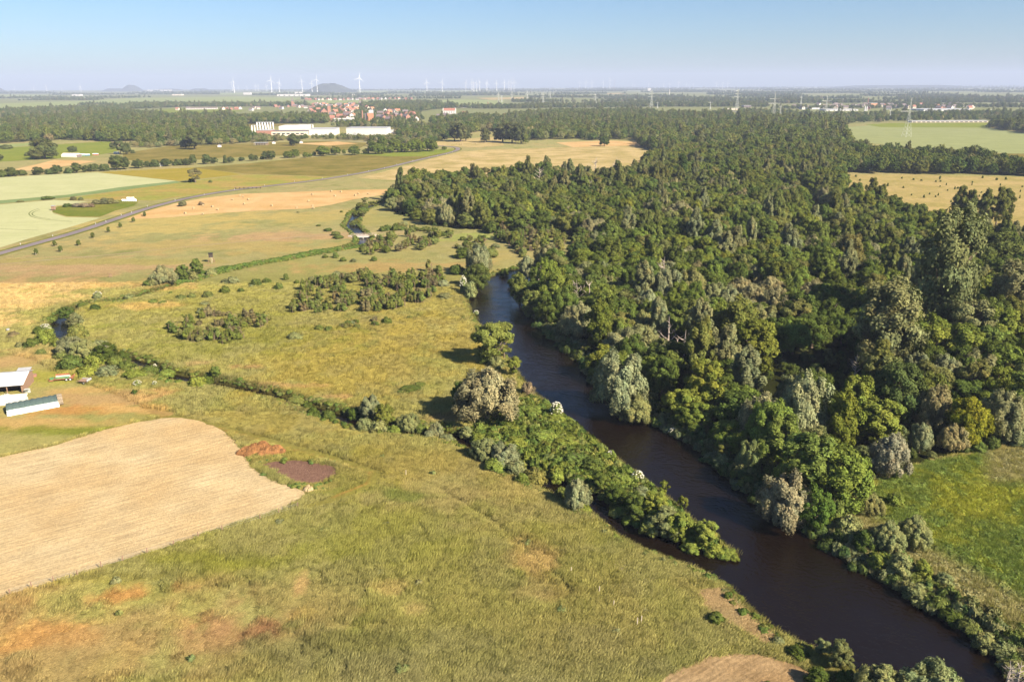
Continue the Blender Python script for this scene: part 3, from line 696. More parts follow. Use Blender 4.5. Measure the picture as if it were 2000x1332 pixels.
# ------------------------------------------------------------------ scatter (stuff nobody could count)
def scatter(name, pts, scale, tint, meshes, kindlabel=None, rot=None, idx=None):
    """one object: points that instance the given meshes, each with its own size, turn and tint"""
    n = len(pts); me = bpy.data.meshes.new(name); me.vertices.add(n)
    me.vertices.foreach_set('co', np.asarray(pts, np.float32).ravel())
    def at(nm, tp, arr, key='value'):
        a = me.attributes.new(nm, tp, 'POINT'); a.data.foreach_set(key, np.asarray(arr).ravel())
    sc3 = np.asarray(scale, np.float32)
    if sc3.ndim == 1: sc3 = np.stack([sc3]*3, 1)
    at('sc', 'FLOAT_VECTOR', sc3, 'vector')
    at('rt', 'FLOAT_VECTOR', np.stack([np.zeros(n), np.zeros(n), rng.random(n)*6.283 if rot is None else rot], 1).astype(np.float32), 'vector')
    at('pick', 'INT', (rng.integers(0, len(meshes), n) if idx is None else idx).astype(np.int32))
    at('tint', 'FLOAT_COLOR', np.concatenate([tint, np.ones((n, 1))], 1).astype(np.float32), 'color')
    col = bpy.data.collections.new(name+'_kinds')
    for i, m_ in enumerate(meshes):
        q = bpy.data.objects.new('%s_kind_%02d' % (name, i), m_); col.objects.link(q)
    o = link(name, me)
    ng = bpy.data.node_groups.new(name, 'GeometryNodeTree')
    ng.interface.new_socket('Geometry', in_out='INPUT', socket_type='NodeSocketGeometry')
    ng.interface.new_socket('Geometry', in_out='OUTPUT', socket_type='NodeSocketGeometry')
    gi = ng.nodes.new('NodeGroupInput'); go = ng.nodes.new('NodeGroupOutput')
    ci = ng.nodes.new('GeometryNodeCollectionInfo'); ci.inputs['Collection'].default_value = col
    ci.inputs['Separate Children'].default_value = True; ci.inputs['Reset Children'].default_value = True
    ip = ng.nodes.new('GeometryNodeInstanceOnPoints'); ip.inputs['Pick Instance'].default_value = True
    def na(nm, tp):
        a = ng.nodes.new('GeometryNodeInputNamedAttribute'); a.data_type = tp; a.inputs['Name'].default_value = nm; return a.outputs['Attribute']
    Lk = ng.links.new
    mp = ng.nodes.new('GeometryNodeMeshToPoints')
    Lk(gi.outputs[0], mp.inputs['Mesh']); Lk(mp.outputs[0], ip.inputs['Points']); Lk(ci.outputs[0], ip.inputs['Instance'])
    Lk(na('pick', 'INT'), ip.inputs['Instance Index']); Lk(na('sc', 'FLOAT_VECTOR'), ip.inputs['Scale'])
    er = ng.nodes.new('FunctionNodeEulerToRotation'); Lk(na('rt', 'FLOAT_VECTOR'), er.inputs[0]); Lk(er.outputs[0], ip.inputs['Rotation'])
    Lk(ip.outputs[0], go.inputs[0])
    md = o.modifiers.new('scatter', 'NODES'); md.node_group = ng
    setp(o, kindlabel, None, None, 'stuff'); return o
def fill(polyw, spacing, jitter=.42, margin=0):
    """jittered grid points inside a world polygon"""
    p = np.array(polyw); lo = p.min(0)-1; hi = p.max(0)+1
    xs = np.arange(lo[0], hi[0], spacing); ys = np.arange(lo[1], hi[1], spacing*.87)
    X, Y = np.meshgrid(xs, ys); X[1::2] += spacing/2
    q = np.stack([X.ravel(), Y.ravel()], 1); q += rng.uniform(-jitter, jitter, q.shape)*spacing
    return q[inpoly(q, p)]
def tints(kinds, n, a=.14):
    t_ = np.array(kinds)[rng.integers(0, len(kinds), n)]
    f = 1.12*(1+rng.uniform(-a, a, (n, 1))); h = rng.uniform(-a, a, n)*.6
    t_ = t_*f; t_[:, 0] *= 1+h; t_[:, 2] *= 1-h; return t_

# ------------------------------------------------------------------ placed trees and bushes
PLACED = []      # (x, y, r) so that the random wood keeps its distance
def T(px, py, wpx, kind, where, hpx=None, desc=None, tint=None, base=False, r=None, h=None, grp=None, var=None):
    """crown seen at photo pixel (px,py), wpx wide; base=True: (px,py) is the foot"""
    tt = TINT[kind] if tint is None else tint
    if not isinstance(tt, tuple): tt = random.choice(tt)
    g = G(px, py); d = depth(g)/F
    rr = wpx*d/2
    hh = h or (hpx*d*.92 if hpx else rr*{'alder': 2.4, 'oak': 2.1, 'willow': 1.9, 'poplar': 5, 'aspen': 3, 'ash': 2.4, 'cypress': 8, 'bush': 1.5, 'thicket': 2.6, 'clump': 1}[kind])
    if not base: g = G(px, py, hh*.5)
    d = depth(g)/F; rr = wpx*d/2
    o = tree(kind, g[0], g[1], hh, rr, tt, var); PLACED.append((g[0], g[1], rr*.8))
    ds = desc or {'alder': 'dark green alder', 'oak': 'round deep green tree', 'willow': 'grey green willow', 'poplar': 'tall poplar', 'aspen': 'tall poplar', 'ash': 'loose feathery tree',
                  'cypress': 'narrow dark columnar tree', 'bush': 'green bush', 'thicket': 'clump of young trees', 'clump': 'low green plants'}[kind]
    reg(o, ds, where, KCAT[kind], grp); return o
GW = (.19, .20, .10); BW = (.205, .19, .095); OW = (.17, .18, .07); YG = (.16, .17, .02); LG = (.15, .18, .035); DK = (.06, .085, .018); WHT = (.17, .19, .08)
lb = 'on the left river bank'
T(950, 772, 135, 'willow', lb, 112, 'large pale olive willow', (.225, .215, .12)); T(898, 770, 34, 'oak', 'beside the large pale olive willow', 60, 'dark green small tree')
T(962, 668, 84, 'ash', lb, 90, 'leaning feathery ash', (.15, .16, .035), var=0); T(955, 690, 50, 'bush', 'under the leaning feathery ash', 40); T(985, 672, 40, 'ash', 'beside the leaning ash over the water', 60, 'slim ash', (.15, .16, .035))
T(1003, 715, 30, 'ash', lb, 46, 'small leaning ash', (.13, .15, .03)); T(968, 705, 40, 'bush', lb, 30, 'pale willow bush', OW); T(1030, 757, 34, 'bush', lb, 34, 'brownish bush', (.19, .15, .09))
T(935, 507, 54, 'willow', 'at the river bend', 60, 'silver grey willow', GW); T(932, 535, 58, 'oak', 'at the river bend', 56, 'deep green round tree', (.08, .10, .025))
T(918, 560, 34, 'bush', 'at the river bend', 36, 'olive bush', OW); T(892, 524, 34, 'bush', 'left of the silver grey willow at the bend', 24, 'dark bush', DK); T(866, 553, 30, 'bush', 'on the meadow near the river bend', 18, 'grey green low bush', GW)
T(905, 493, 42, 'bush', 'above the river bend', 22, 'dark spreading bush', DK); T(958, 493, 40, 'bush', 'above the river bend', 22, 'green spreading bush'); T(868, 577, 36, 'bush', 'on the meadow near the river bend', 12, 'green low bush')
T(985, 527, 26, 'bush', 'on the right side of the river bend', 16, 'dark low bush', DK); T(1000, 545, 22, 'bush', 'on the right side of the river bend', 20, 'dark olive bush', DK)
sb = 'along the stream'
for a in [(640, 805, 34, 'bush', 24, None), (690, 800, 30, 'bush', 26, DK), (722, 792, 44, 'willow', 50, GW), (712, 822, 44, 'bush', 34, OW), (750, 806, 40, 'alder', 52, (.12, .14, .03)), (738, 826, 46, 'bush', 34, OW),
          (796, 818, 50, 'willow', 44, OW), (770, 832, 36, 'bush', 30, LG), (822, 828, 34, 'bush', 24, None), (852, 832, 34, 'willow', 36, GW), (838, 846, 26, 'bush', 20, GW), (872, 848, 40, 'bush', 24, None),
          (912, 836, 34, 'bush', 28, OW), (935, 848, 40, 'bush', 24, LG), (948, 872, 62, 'willow', 52, OW), (985, 880, 66, 'willow', 56, GW), (968, 905, 50, 'bush', 30, LG), (1008, 908, 50, 'bush', 40, None),
          (1043, 920, 50, 'bush', 46, (.15, .15, .045)), (1020, 934, 34, 'bush', 24, LG), (1088, 918, 36, 'bush', 34, LG), (1098, 950, 30, 'bush', 26, None), (1127, 958, 44, 'willow', 74, GW), (1140, 985, 40, 'bush', 28, LG)]:
    T(a[0], a[1], a[2], a[3], sb, a[4], None, a[5])
pn = 'on the headland between stream and river'
for a in [(1040, 800, 60, 'bush', 18, LG), (1085, 815, 60, 'bush', 18, LG), (1060, 850, 70, 'bush', 22, LG), (1110, 860, 64, 'bush', 20, LG), (1125, 895, 70, 'bush', 26, None), (1160, 905, 60, 'bush', 28, None), (1175, 940, 60, 'alder', 34, None),
          (1215, 935, 50, 'bush', 26, LG), (1205, 965, 60, 'alder', 40, DK), (1245, 985, 60, 'alder', 50, None), (1255, 960, 50, 'bush', 28, None), (1280, 985, 56, 'alder', 56, LG), (1300, 1010, 60, 'alder', 60, OW), (1268, 1018, 50, 'bush', 40, None),
          (1330, 1020, 54, 'alder', 60, LG), (1298, 948, 22, 'ash', 40, (.16, .18, .03)), (1335, 975, 20, 'ash', 40, (.14, .16, .03)), (1378, 1035, 46, 'alder', 56, (.16, .18, .035)), (1395, 1060, 50, 'bush', 26, LG), (1420, 1068, 40, 'bush', 18, LG), (1436, 1078, 24, 'bush', 12, LG),
          (1130, 930, 50, 'bush', 26, DK), (1010, 860, 60, 'bush', 20, LG), (1350, 1055, 50, 'bush', 20, LG)]:
    T(a[0], a[1], a[2], a[3], pn, a[4], None, a[5])
nw = 'along the ditch in the left meadow'
for a in [(318, 537, 46, 'willow', 42, GW), (300, 548, 34, 'bush', 24, OW), (357, 532, 24, 'alder', 32, None), (383, 522, 26, 'alder', 34, None), (376, 534, 24, 'bush', 24, OW), (412, 528, 28, 'bush', 20, WHT), (290, 552, 24, 'bush', 18, DK),
          (252, 574, 22, 'bush', 16, OW), (190, 577, 22, 'bush', 16, WHT), (160, 590, 24, 'bush', 16, None), (128, 606, 32, 'oak', 30, DK), (100, 616, 24, 'bush', 18, None), (145, 622, 34, 'bush', 26, None), (152, 645, 46, 'bush', 36, None), (185, 600, 24, 'bush', 14, DK),
          (75, 645, 26, 'bush', 20, DK), (90, 655, 46, 'bush', 34, LG), (110, 668, 30, 'bush', 22, LG), (62, 668, 34, 'bush', 22, None), (38, 672, 20, 'bush', 14, None), (25, 652, 26, 'bush', 14, (.15, .12, .06)), (80, 686, 22, 'bush', 14, None)]:
    T(a[0], a[1], a[2], a[3], nw, a[4], None, a[5])
cs = 'in the thick growth round the stream bend'
for a in [(135, 676, 54, 'willow', 44, GW), (165, 682, 54, 'willow', 44, OW), (140, 705, 60, 'bush', 34, None), (185, 700, 50, 'bush', 34, LG), (205, 690, 50, 'alder', 44, DK), (225, 705, 40, 'bush', 30, None), (170, 722, 50, 'bush', 26, LG), (210, 722, 50, 'bush', 24, None),
          (245, 712, 40, 'bush', 26, None), (260, 728, 50, 'bush', 20, LG), (290, 715, 44, 'bush', 22, None), (325, 722, 44, 'bush', 20, LG), (385, 742, 40, 'bush', 24, LG), (402, 735, 34, 'bush', 22, DK), (420, 726, 22, 'alder', 24, None),
          (235, 690, 40, 'bush', 24, DK), (195, 670, 40, 'bush', 26, None), (120, 692, 34, 'bush', 26, None), (575, 775, 50, 'bush', 16, None), (600, 785, 34, 'bush', 14, DK), (262, 765, 16, 'bush', 14, DK), (545, 778, 30, 'bush', 12, LG), (612, 800, 28, 'bush', 16, DK)]:
    T(a[0], a[1], a[2], a[3], cs, a[4], None, a[5])
# elder bushes in white flower
FLOW = simple('white_blossom', (.72, .70, .56), .9, var=.1)
def elder(px, py, wpx, hpx, where):
    o = T(px, py, wpx, 'bush', where, hpx, 'elder bush in white flower', (.16, .19, .06))
    m = MB(); rg = np.random.default_rng(int(px))
    for i in range(60):
        d = rg.normal(size=3); d[2] = abs(d[2])+.2; d /= np.linalg.norm(d)
        p = np.array([.56*d[0], .56*d[1], .3+.62*d[2]]); s = .055+.03*rg.random()
        m.tube([(p[0], p[1], p[2]-.015), (p[0], p[1], p[2]+.02)], [s*.6, s], 5)
    m.build('blossom', FLOW, o); o.name = 'elder_bush'; o['category'] = 'flowering bush'
for a in [(190, 574, 16, 12, 'at the ditch'), (88, 640, 26, 18, 'left of the blue stream bend'), (207, 676, 18, 20, 'in the thick growth'), (150, 658, 14, 12, 'above the thick growth'), (268, 748, 18, 14, 'on the yard side of the stream'), (302, 712, 10, 20, 'at the stream edge'), (302, 748, 10, 10, 'below the stream'),
          (580, 778, 14, 8, 'by the lower stream'), (905, 553, 16, 40, 'at the river bend'), (1087, 800, 28, 40, 'on the headland rim'), (1193, 884, 16, 18, 'on the headland rim'), (1246, 928, 26, 26, 'on the headland rim'), (1316, 835, 20, 18, 'on the shady river bank'), (930, 605, 12, 10, 'on the left river bank'), (10, 776, 24, 16, 'beside the barn')]:
    elder(*a)

# meadow bushes and thickets
mb = 'on the central meadow'
for a in [(455, 546, 34, 16), (440, 548, 22, 10), (500, 550, 26, 18), (520, 548, 22, 12), (545, 558, 22, 18), (440, 565, 26, 20), (470, 566, 16, 12), (375, 577, 22, 14), (352, 580, 24, 14), (405, 574, 26, 18), (333, 572, 14, 8), (400, 592, 20, 12), (420, 585, 12, 8), (392, 606, 20, 16), (298, 588, 22, 12), (318, 590, 22, 10),
          (558, 540, 14, 14), (580, 550, 14, 10), (612, 553, 14, 10), (650, 556, 14, 10), (252, 650, 10, 6), (490, 558, 12, 8), (635, 500, 14, 8), (655, 498, 16, 12), (670, 506, 16, 10), (690, 508, 14, 8), (730, 505, 16, 10), (655, 455, 22, 10), (636, 448, 10, 5), (642, 448, 18, 8), (660, 462, 26, 8), (582, 414, 7, 4), (667, 413, 8, 4), (622, 440, 12, 4),
          (800, 760, 60, 12), (820, 750, 30, 10), (600, 683, 22, 4), (575, 655, 34, 18), (905, 620, 10, 6), (800, 620, 18, 8), (1400, 1205, 40, 26), (700, 590, 24, 10)]:
    T(a[0], a[1], a[2], 'bush', mb, a[3], None, OW if a[0] == 575 else None)
def thick(px, n, where, hp, kinds=('thicket',), wr=(18, 34), tnt=None, desc=None):
    poly = np.array(px, float); lo, hi = poly.min(0), poly.max(0); k = 0; tries = 0; got = []
    while k < n and tries < 60*n:
        tries += 1; q = lo+np.array([random.random(), random.random()])*(hi-lo)
        if not inpoly(q[None], poly)[0]: continue
        if got and min(abs(q[0]-g[0])+2.6*abs(q[1]-g[1]) for g in got) < wr[0]*.42: continue
        got.append(q); k += 1; kd = random.choice(kinds)
        T(q[0], q[1], random.uniform(*wr), kd, where, random.uniform(*hp)*.72, desc, tnt, base=True)
thick([(562, 600), (600, 560), (680, 545), (860, 528), (868, 545), (850, 580), (840, 600), (760, 612), (620, 618), (565, 616)], 125, 'in the long thicket on the meadow', (20, 40))
thick([(600, 545), (700, 538), (720, 548), (660, 556), (604, 556)], 12, 'at the top of the long thicket', (14, 26), ('bush',), (18, 30))
thick([(328, 645), (420, 615), (520, 618), (528, 640), (480, 670), (400, 682), (365, 670)], 46, 'in the small thicket on the meadow', (18, 38))
thick([(606, 643), (760, 626), (765, 634), (640, 648)], 12, 'in the bush row below the long thicket', (14, 22), ('bush', 'thicket'), (18, 26))
thick([(700, 490), (730, 470), (830, 452), (860, 470), (870, 485), (800, 492), (720, 500)], 26, 'in the scrub below the little bridge', (18, 30), ('thicket', 'thicket', 'bush'), (18, 28))
thick([(735, 450), (790, 440), (802, 446), (740, 456)], 7, 'beyond the little bridge', (14, 22), ('bush',), (14, 24))
thick([(680, 425), (700, 400), (728, 392), (735, 405), (715, 420), (700, 436), (690, 440)], 12, 'beside the upper stream', (14, 24), ('ash', 'bush'), (16, 28))
thick([(880, 478), (940, 470), (1010, 490), (1040, 505), (960, 505), (890, 492)], 16, 'in the scrub above the river bend', (12, 26), ('thicket', 'bush'), (16, 30))
thick([(930, 440), (1090, 458), (1190, 480), (1150, 495), (1080, 500), (1000, 485), (960, 462)], 60, 'in the young wood above the river bend', (20, 40), ('thicket', 'thicket', 'alder'), (20, 34))
thick([(760, 436), (850, 452), (930, 462), (960, 470), (930, 478), (860, 462), (770, 450)], 18, 'in front of the wood edge', (10, 18), ('bush', 'thicket'), (16, 26))
rb = 'on the right river bank'
for a in [(1660, 1020, 60, 'bush', 50, OW), (1690, 1055, 56, 'bush', 50, DK), (1735, 1050, 70, 'willow', 70, OW), (1785, 1040, 74, 'willow', 74, OW), (1720, 1090, 50, 'bush', 40, LG), (1760, 1100, 60, 'bush', 50, OW), (1800, 1110, 50, 'bush', 44, LG), (1790, 1145, 56, 'bush', 40, OW), (1830, 1165, 50, 'bush', 36, None),
          (1860, 1190, 50, 'bush', 34, DK), (1895, 1210, 50, 'bush', 36, None), (1925, 1240, 56, 'bush', 40, OW), (1960, 1255, 60, 'bush', 40, OW), (1845, 1130, 44, 'bush', 30, OW), (1900, 1170, 30, 'bush', 20, OW), (1985, 1290, 60, 'bush', 40, OW), (1620, 1010, 40, 'bush', 36, LG),
          (1665, 960, 50, 'bush', 40, OW), (1700, 985, 60, 'willow', 50, OW), (1750, 975, 50, 'bush', 34, LG), (1580, 1010, 40, 'bush', 30, DK), (2040, 1330, 60, 'bush', 40, OW)]:
    T(a[0], a[1], a[2], a[3], rb, a[4], None, a[5])
bb = 'at the bottom edge above the water'
T(1640, 1280, 50, 'alder', bb, 70, None, (.13, .15, .06)); T(1605, 1262, 30, 'ash', bb, 44, None, (.15, .17, .07)); T(1715, 1335, 90, 'willow', bb, 90, None, WHT); T(1825, 1330, 130, 'willow', bb, 110, None, WHT); T(1770, 1350, 80, 'willow', bb, 80, None, WHT)
T(1600, 1320, 60, 'bush', bb, 40, None, DK); T(1560, 1272, 50, 'bush', bb, 24, None, DK); T(1520, 1250, 30, 'bush', bb, 16, None, None); T(1655, 1325, 60, 'bush', bb, 40, None, DK); T(1500, 1335, 20, 'bush', bb, 10, None, None)
T(1900, 1380, 90, 'willow', bb, 80, None, WHT)
# the big trees of the wood that can be told apart
wd = 'at the river edge of the wood'
T(1212, 738, 118, 'willow', wd, 130, 'broad pale grey willow', GW); T(1240, 790, 70, 'willow', wd, 60, 'small olive willow', OW)
T(1485, 820, 74, 'willow', wd, 120, 'brownish grey willow', BW); T(1570, 800, 104, 'willow', wd, 150, 'towering silver grey willow', GW); T(1590, 870, 84, 'willow', wd, 90, 'grey green full willow', OW)
T(1535, 965, 110, 'willow', wd, 120, 'wide buff willow over the dark water', (.22, .205, .12)); T(1590, 985, 80, 'oak', wd, 100, 'deep green oak between willows', (.07, .11, .02)); T(1630, 995, 60, 'bush', wd, 60, None)
T(1465, 888, 50, 'willow', wd, 70, 'small rounded willow', (.18, .2, .07)); T(1412, 878, 30, 'ash', wd, 40, None); T(1410, 890, 34, 'bush', wd, 34, None, OW)
ww = 'in the near part of the wood'
T(1648, 830, 76, 'alder', ww, 130, 'tall yellow green alder', (.13, .15, .025)); T(1755, 765, 110, 'oak', ww, 130, 'massive dark green tree', (.075, .10, .03)); T(1790, 725, 40, 'willow', ww, 90, 'pointed pale willow', GW)
T(1845, 735, 80, 'willow', ww, 90, 'silvery pointed willow', GW); T(1825, 800, 60, 'willow', ww, 100, 'brownish drooping willow', BW); T(1893, 820, 88, 'oak', ww, 110, 'bright yellow green tree', YG); T(1960, 810, 70, 'willow', ww, 110, 'pale grey green willow', GW)
T(1740, 890, 84, 'willow', ww, 90, 'pale willow with a dead limb', (.21, .2, .13)); T(1800, 855, 40, 'willow', ww, 66, 'conical willow', GW); T(1860, 855, 60, 'willow', ww, 60, 'brownish low willow', BW); T(1980, 850, 60, 'bush', ww, 40, None, OW); T(1910, 870, 40, 'bush', ww, 26, None)
T(1735, 645, 120, 'aspen', ww, 175, 'broad grey green poplar', (.17, .175, .075)); T(1853, 545, 96, 'aspen', ww, 215, 'tallest grey poplar', (.14, .15, .06))
T(1950, 495, 110, 'oak', 'near the right edge of the wood', 90, 'wide round dark tree', (.09, .11, .03)); T(1975, 580, 80, 'aspen', 'near the right edge of the wood', 130, 'pale grey poplar', (.17, .18, .09)); T(1900, 640, 80, 'ash', 'near the right edge of the wood', 110, 'grey loose ash', (.15, .16, .07))
T(1128, 502, 50, 'oak', 'at the upper river bend', 66, 'dark round oak', (.06, .09, .025)); T(1068, 505, 56, 'willow', 'at the upper river bend', 66, 'pale grey willow', GW); T(1068, 545, 40, 'alder', 'at the upper river bend', 80, 'bright green narrow alder', (.13, .17, .03)); T(1030, 520, 40, 'willow', 'at the upper river bend', 50, 'small silvery willow', GW)
T(1015, 560, 44, 'alder', 'at the upper river bend', 60, None, (.11, .13, .03)); T(1045, 590, 56, 'alder', 'at the upper river bend', 60, None)
T(1115, 560, 50, 'willow', ww, 50, None, GW); T(1265, 600, 60, 'willow', ww, 70, None, GW); T(1255, 640, 60, 'willow', ww, 70, None, OW); T(1660, 500, 60, 'oak', ww, 90, 'brown topped tree', (.15, .13, .04)); T(1540, 610, 60, 'willow', ww, 60, None, BW); T(1300, 560, 60, 'willow', ww, 80, None, GW); T(1350, 560, 60, 'willow', ww, 80, None, OW)
T(1333, 335, 26, 'cypress', 'rising from the middle of the wood', 60); T(1170, 640, 60, 'alder', ww, 100, 'tall lumpy alder', (.10, .12, .022)); T(1440, 640, 90, 'alder', ww, 110, None, (.12, .13, .03)); T(1480, 680, 90, 'alder', ww, 110, None, (.12, .135, .025))
T(1325, 420, 90, 'willow', ww, 50, 'spreading pale willow', BW); T(1275, 415, 50, 'willow', ww, 50, None, BW)
for a in [(1455, 370, 46, 100), (1880, 385, 30, 60), (1835, 420, 46, 60)]: pass
for px, py, h_ in [(1870, 436, 76), (1890, 438, 70), (1920, 440, 74), (1945, 440, 78), (1960, 425, 60), (1700, 405, 60), (1715, 420, 64)]:
    T(px, py, 34, 'poplar', 'by the dry meadow at right', h_, 'loose dark poplar', (.10, .115, .03), base=True)
T(1180, 286, 22, 'oak', 'on the pale hay meadow', 22, 'round dark tree standing alone', DK, base=True)
T(382, 357, 26, 'ash', 'by the yellow field', 30, 'sparse rounded tree', (.13, .12, .05), base=True); T(374, 356, 16, 'bush', 'at the foot of the sparse rounded tree', 9, None, DK, base=True); T(411, 357, 10, 'bush', 'by the yellow field', 6, None, None, base=True)
T(94, 390, 28, 'bush', 'between the two wheat fields', 9, None, None, base=True); T(143, 391, 16, 'bush', 'between the two wheat fields', 8, None, (.12, .11, .05), base=True); T(158, 391, 12, 'bush', 'between the two wheat fields', 7, None, OW, base=True); T(40, 395, 16, 'bush', 'between the two wheat fields', 5, None, OW, base=True)
T(357, 403, 20, 'bush', 'beside the road at the hay field', 14, 'dark grey bush', (.12, .12, .06), base=True); T(393, 401, 12, 'bush', 'beside the road at the hay field', 9, 'brown bush', (.17, .13, .08), base=True)
for px, w_, h_, c_ in [(132, 22, 8, DK), (150, 22, 9, (.17, .14, .09)), (165, 26, 10, (.22, .18, .12)), (178, 20, 8, (.19, .15, .10)), (188, 20, 10, (.13, .13, .06)), (205, 26, 13, (.13, .13, .06)), (215, 24, 12, (.12, .12, .05)), (226, 16, 8, None)]:
    T(px, 405-abs(px-160)*.04-(px > 180)*5, w_, 'bush', 'on the grassy island in the wheat', h_, 'scrubby bush', c_, base=True)
# hedges and single trees beyond the road (foot px, py, width, height, kind)
he = 'in the hedgerow left of the road'
for px, py, w_, h_ in [(6, 346, 22, 18), (24, 345, 26, 20), (44, 343, 20, 15), (75, 342, 26, 18), (96, 341, 20, 14), (112, 340, 24, 20), (135, 339, 20, 14), (150, 338, 26, 21), (168, 336, 20, 14), (183, 335, 24, 17), (205, 334, 24, 18), (228, 332, 34, 30), (243, 331, 30, 26), (270, 329, 26, 20), (288, 327, 14, 13), (302, 326, 22, 18),
                       (325, 325, 24, 17), (350, 323, 28, 15), (365, 323, 22, 15), (378, 322, 16, 22), (404, 321, 18, 22), (418, 320, 20, 13), (440, 319, 12, 18), (450, 318, 18, 13), (472, 315, 12, 9), (492, 315, 12, 16), (500, 314, 10, 12), (519, 312, 26, 17), (530, 312, 26, 18), (512, 312, 10, 9)]:
    T(px, py, w_, random.choice(['oak', 'alder', 'bush']), he, h_, 'dark rounded hedge tree', (.07, .09, .028), base=True)
hb = 'in the hedge line behind the road'
for px, py, w_, h_ in [(562, 309, 22, 15), (575, 308, 24, 18), (597, 309, 12, 13), (606, 307, 9, 8), (614, 305, 9, 10), (631, 305, 28, 22), (656, 303, 22, 19), (672, 302, 7, 12), (692, 303, 26, 20), (715, 301, 20, 12), (734, 301, 32, 26), (745, 301, 26, 22), (762, 299, 18, 18), (776, 298, 26, 24), (790, 298, 24, 20), (805, 297, 30, 26),
                       (820, 297, 26, 24), (835, 295, 24, 26), (846, 296, 20, 24), (868, 293, 16, 8), (770, 290, 26, 22), (748, 288, 24, 20), (812, 288, 26, 20), (725, 286, 20, 14)]:
    T(px, py, w_, 'oak', hb, h_, 'bright round hedge tree', (.095, .125, .02), base=True)
st_ = 'on the pastures before the far wood'
for px, py, w_, h_, k in [(88, 311, 50, 44, 'alder'), (72, 312, 30, 22, 'oak'), (53, 305, 12, 8, 'bush'), (142, 298, 42, 14, 'oak'), (222, 291, 18, 14, 'oak'), (236, 302, 20, 30, 'ash'), (248, 302, 18, 26, 'willow'), (260, 300, 12, 8, 'bush'), (380, 292, 34, 40, 'alder'), (362, 291, 20, 20, 'oak'), (12, 291, 26, 10, 'bush'), (0, 314, 16, 14, 'oak'), (575, 285, 26, 26, 'oak')]:
    T(px, py, w_, k, st_, h_, 'solitary pasture tree', (.09, .105, .035), base=True)
fw_ = 'on the pale hay meadow edge'
for px, py, w_, h_ in [(888, 276, 24, 36), (900, 277, 30, 38), (910, 276, 22, 34), (948, 279, 20, 30), (982, 278, 34, 40), (1000, 280, 34, 44), (1018, 281, 30, 42)]:
    T(px, py, w_, 'alder', fw_, h_, 'tall dark tree', (.085, .095, .035), base=True)

# dead trees
def dead(px, py, hpx, where, rg_seed, wpx=None, desc='bare dead tree'):
    g = G(px, py); hh = hpx*depth(g)/F; rg = np.random.default_rng(rg_seed)
    PLACED.append((g[0], g[1], 3.5)); e = empty('dead_tree', (g[0], g[1], float(ground_z(g[None, :2])[0])), rg.random()*6, (hh, hh, hh))
    bm_ = bare_wood(rg, 12); lo = MB(); 
    lo.tube([(0, 0, -.03), (.015, .01, .22)], [.036, .03], 7)
    bm_.build('branches', DEADW, e); lo.build('trunk', DEADW, e)
    reg(e, desc, where, 'dead tree'); return e
for i, a in enumerate([(1058, 570, 60, 'by the river bend wood'), (1150, 615, 70, 'in the near wood'), (1125, 610, 66, 'in the near wood'), (1305, 705, 90, 'in the near wood'), (1330, 740, 100, 'in the near wood'), (1400, 722, 56, 'in the near wood'), (1668, 750, 62, 'over the deep shadow'), (1362, 485, 26, 'in the middle wood'),
                       (1153, 385, 34, 'in the far part of the wood'), (1162, 350, 44, 'at the rear edge of the wood'), (1053, 372, 46, 'at the rear edge of the wood'), (836, 390, 36, 'at the left edge of the wood'), (1293, 560, 60, 'in the near wood'), (1810, 620, 90, 'below the tallest poplar'), (1965, 1345, 100, 'at the bottom right corner'), (1990, 1330, 80, 'at the bottom right corner'),
                       (1735, 900, 60, 'in the pale willow at right'), (1205, 345, 38, 'at the rear edge of the wood')]):
    dead(a[0], a[1], a[2], a[3], i+5)

# ------------------------------------------------------------------ the wood: nearest trees one by one, the rest as one mass
pl = np.array(PLACED)
FW_ = W['FOREST']
cand = fill(FW_, 8.7)
keep = water_sd(cand) > 2.5
cand = cand[keep]
for cx_, cy_, r_ in ((1590, 765, 15), (1570, 720, 12), (1640, 700, 10), (1655, 915, 6), (1470, 760, 6), (1800, 640, 8), (1380, 650, 5)):
    gg = G(cx_, cy_); cand = cand[np.hypot(cand[:, 0]-gg[0], cand[:, 1]-gg[1]) > r_]
dm = np.min(np.hypot(cand[:, None, 0]-pl[None, :, 0], cand[:, None, 1]-pl[None, :, 1])-pl[None, :, 2], axis=1)
cand = cand[dm > 2.2]
pp = P(np.concatenate([cand, np.zeros((len(cand), 1))], 1))
cand = cand[np.argsort(cand[:, 1])]
def zone(p):
    """what kind of tree grows here: groves of alder, willow, poplar"""
    n = vnoise(p[:, 0], p[:, 1], 42, 4); m = vnoise(p[:, 0], p[:, 1], 19, 7); r = rng.random(len(p))
    k = np.where(r < .07+.5*(n > .64), 1, 0); k = np.where((m > .72) & (r < .35), 2, k); k = np.where((k == 0) & (r > .55), 3, k)
    k = np.where((k == 0) & (r > .48) & (r <= .55), 4, k); return k
KN = ['alder', 'willow', 'poplar', 'oak', 'ash']
HT = {'alder': (10.5, 16), 'willow': (8, 13), 'poplar': (14, 22), 'oak': (8.5, 15), 'ash': (12, 16)}
RR = {'alder': (4.4, 6.6), 'willow': (4.8, 7.2), 'poplar': (3.4, 4.8), 'oak': (4.6, 7.6), 'ash': (4.2, 5.6)}
zk = zone(cand); cnt = {k: 0 for k in KN}; rest = []
LIM = {'alder': 285, 'willow': 150, 'poplar': 100, 'oak': 270, 'ash': 80}
vis = P(np.concatenate([cand, np.full((len(cand), 1), 8.0)], 1))
wds = wsd = water_sd(cand)
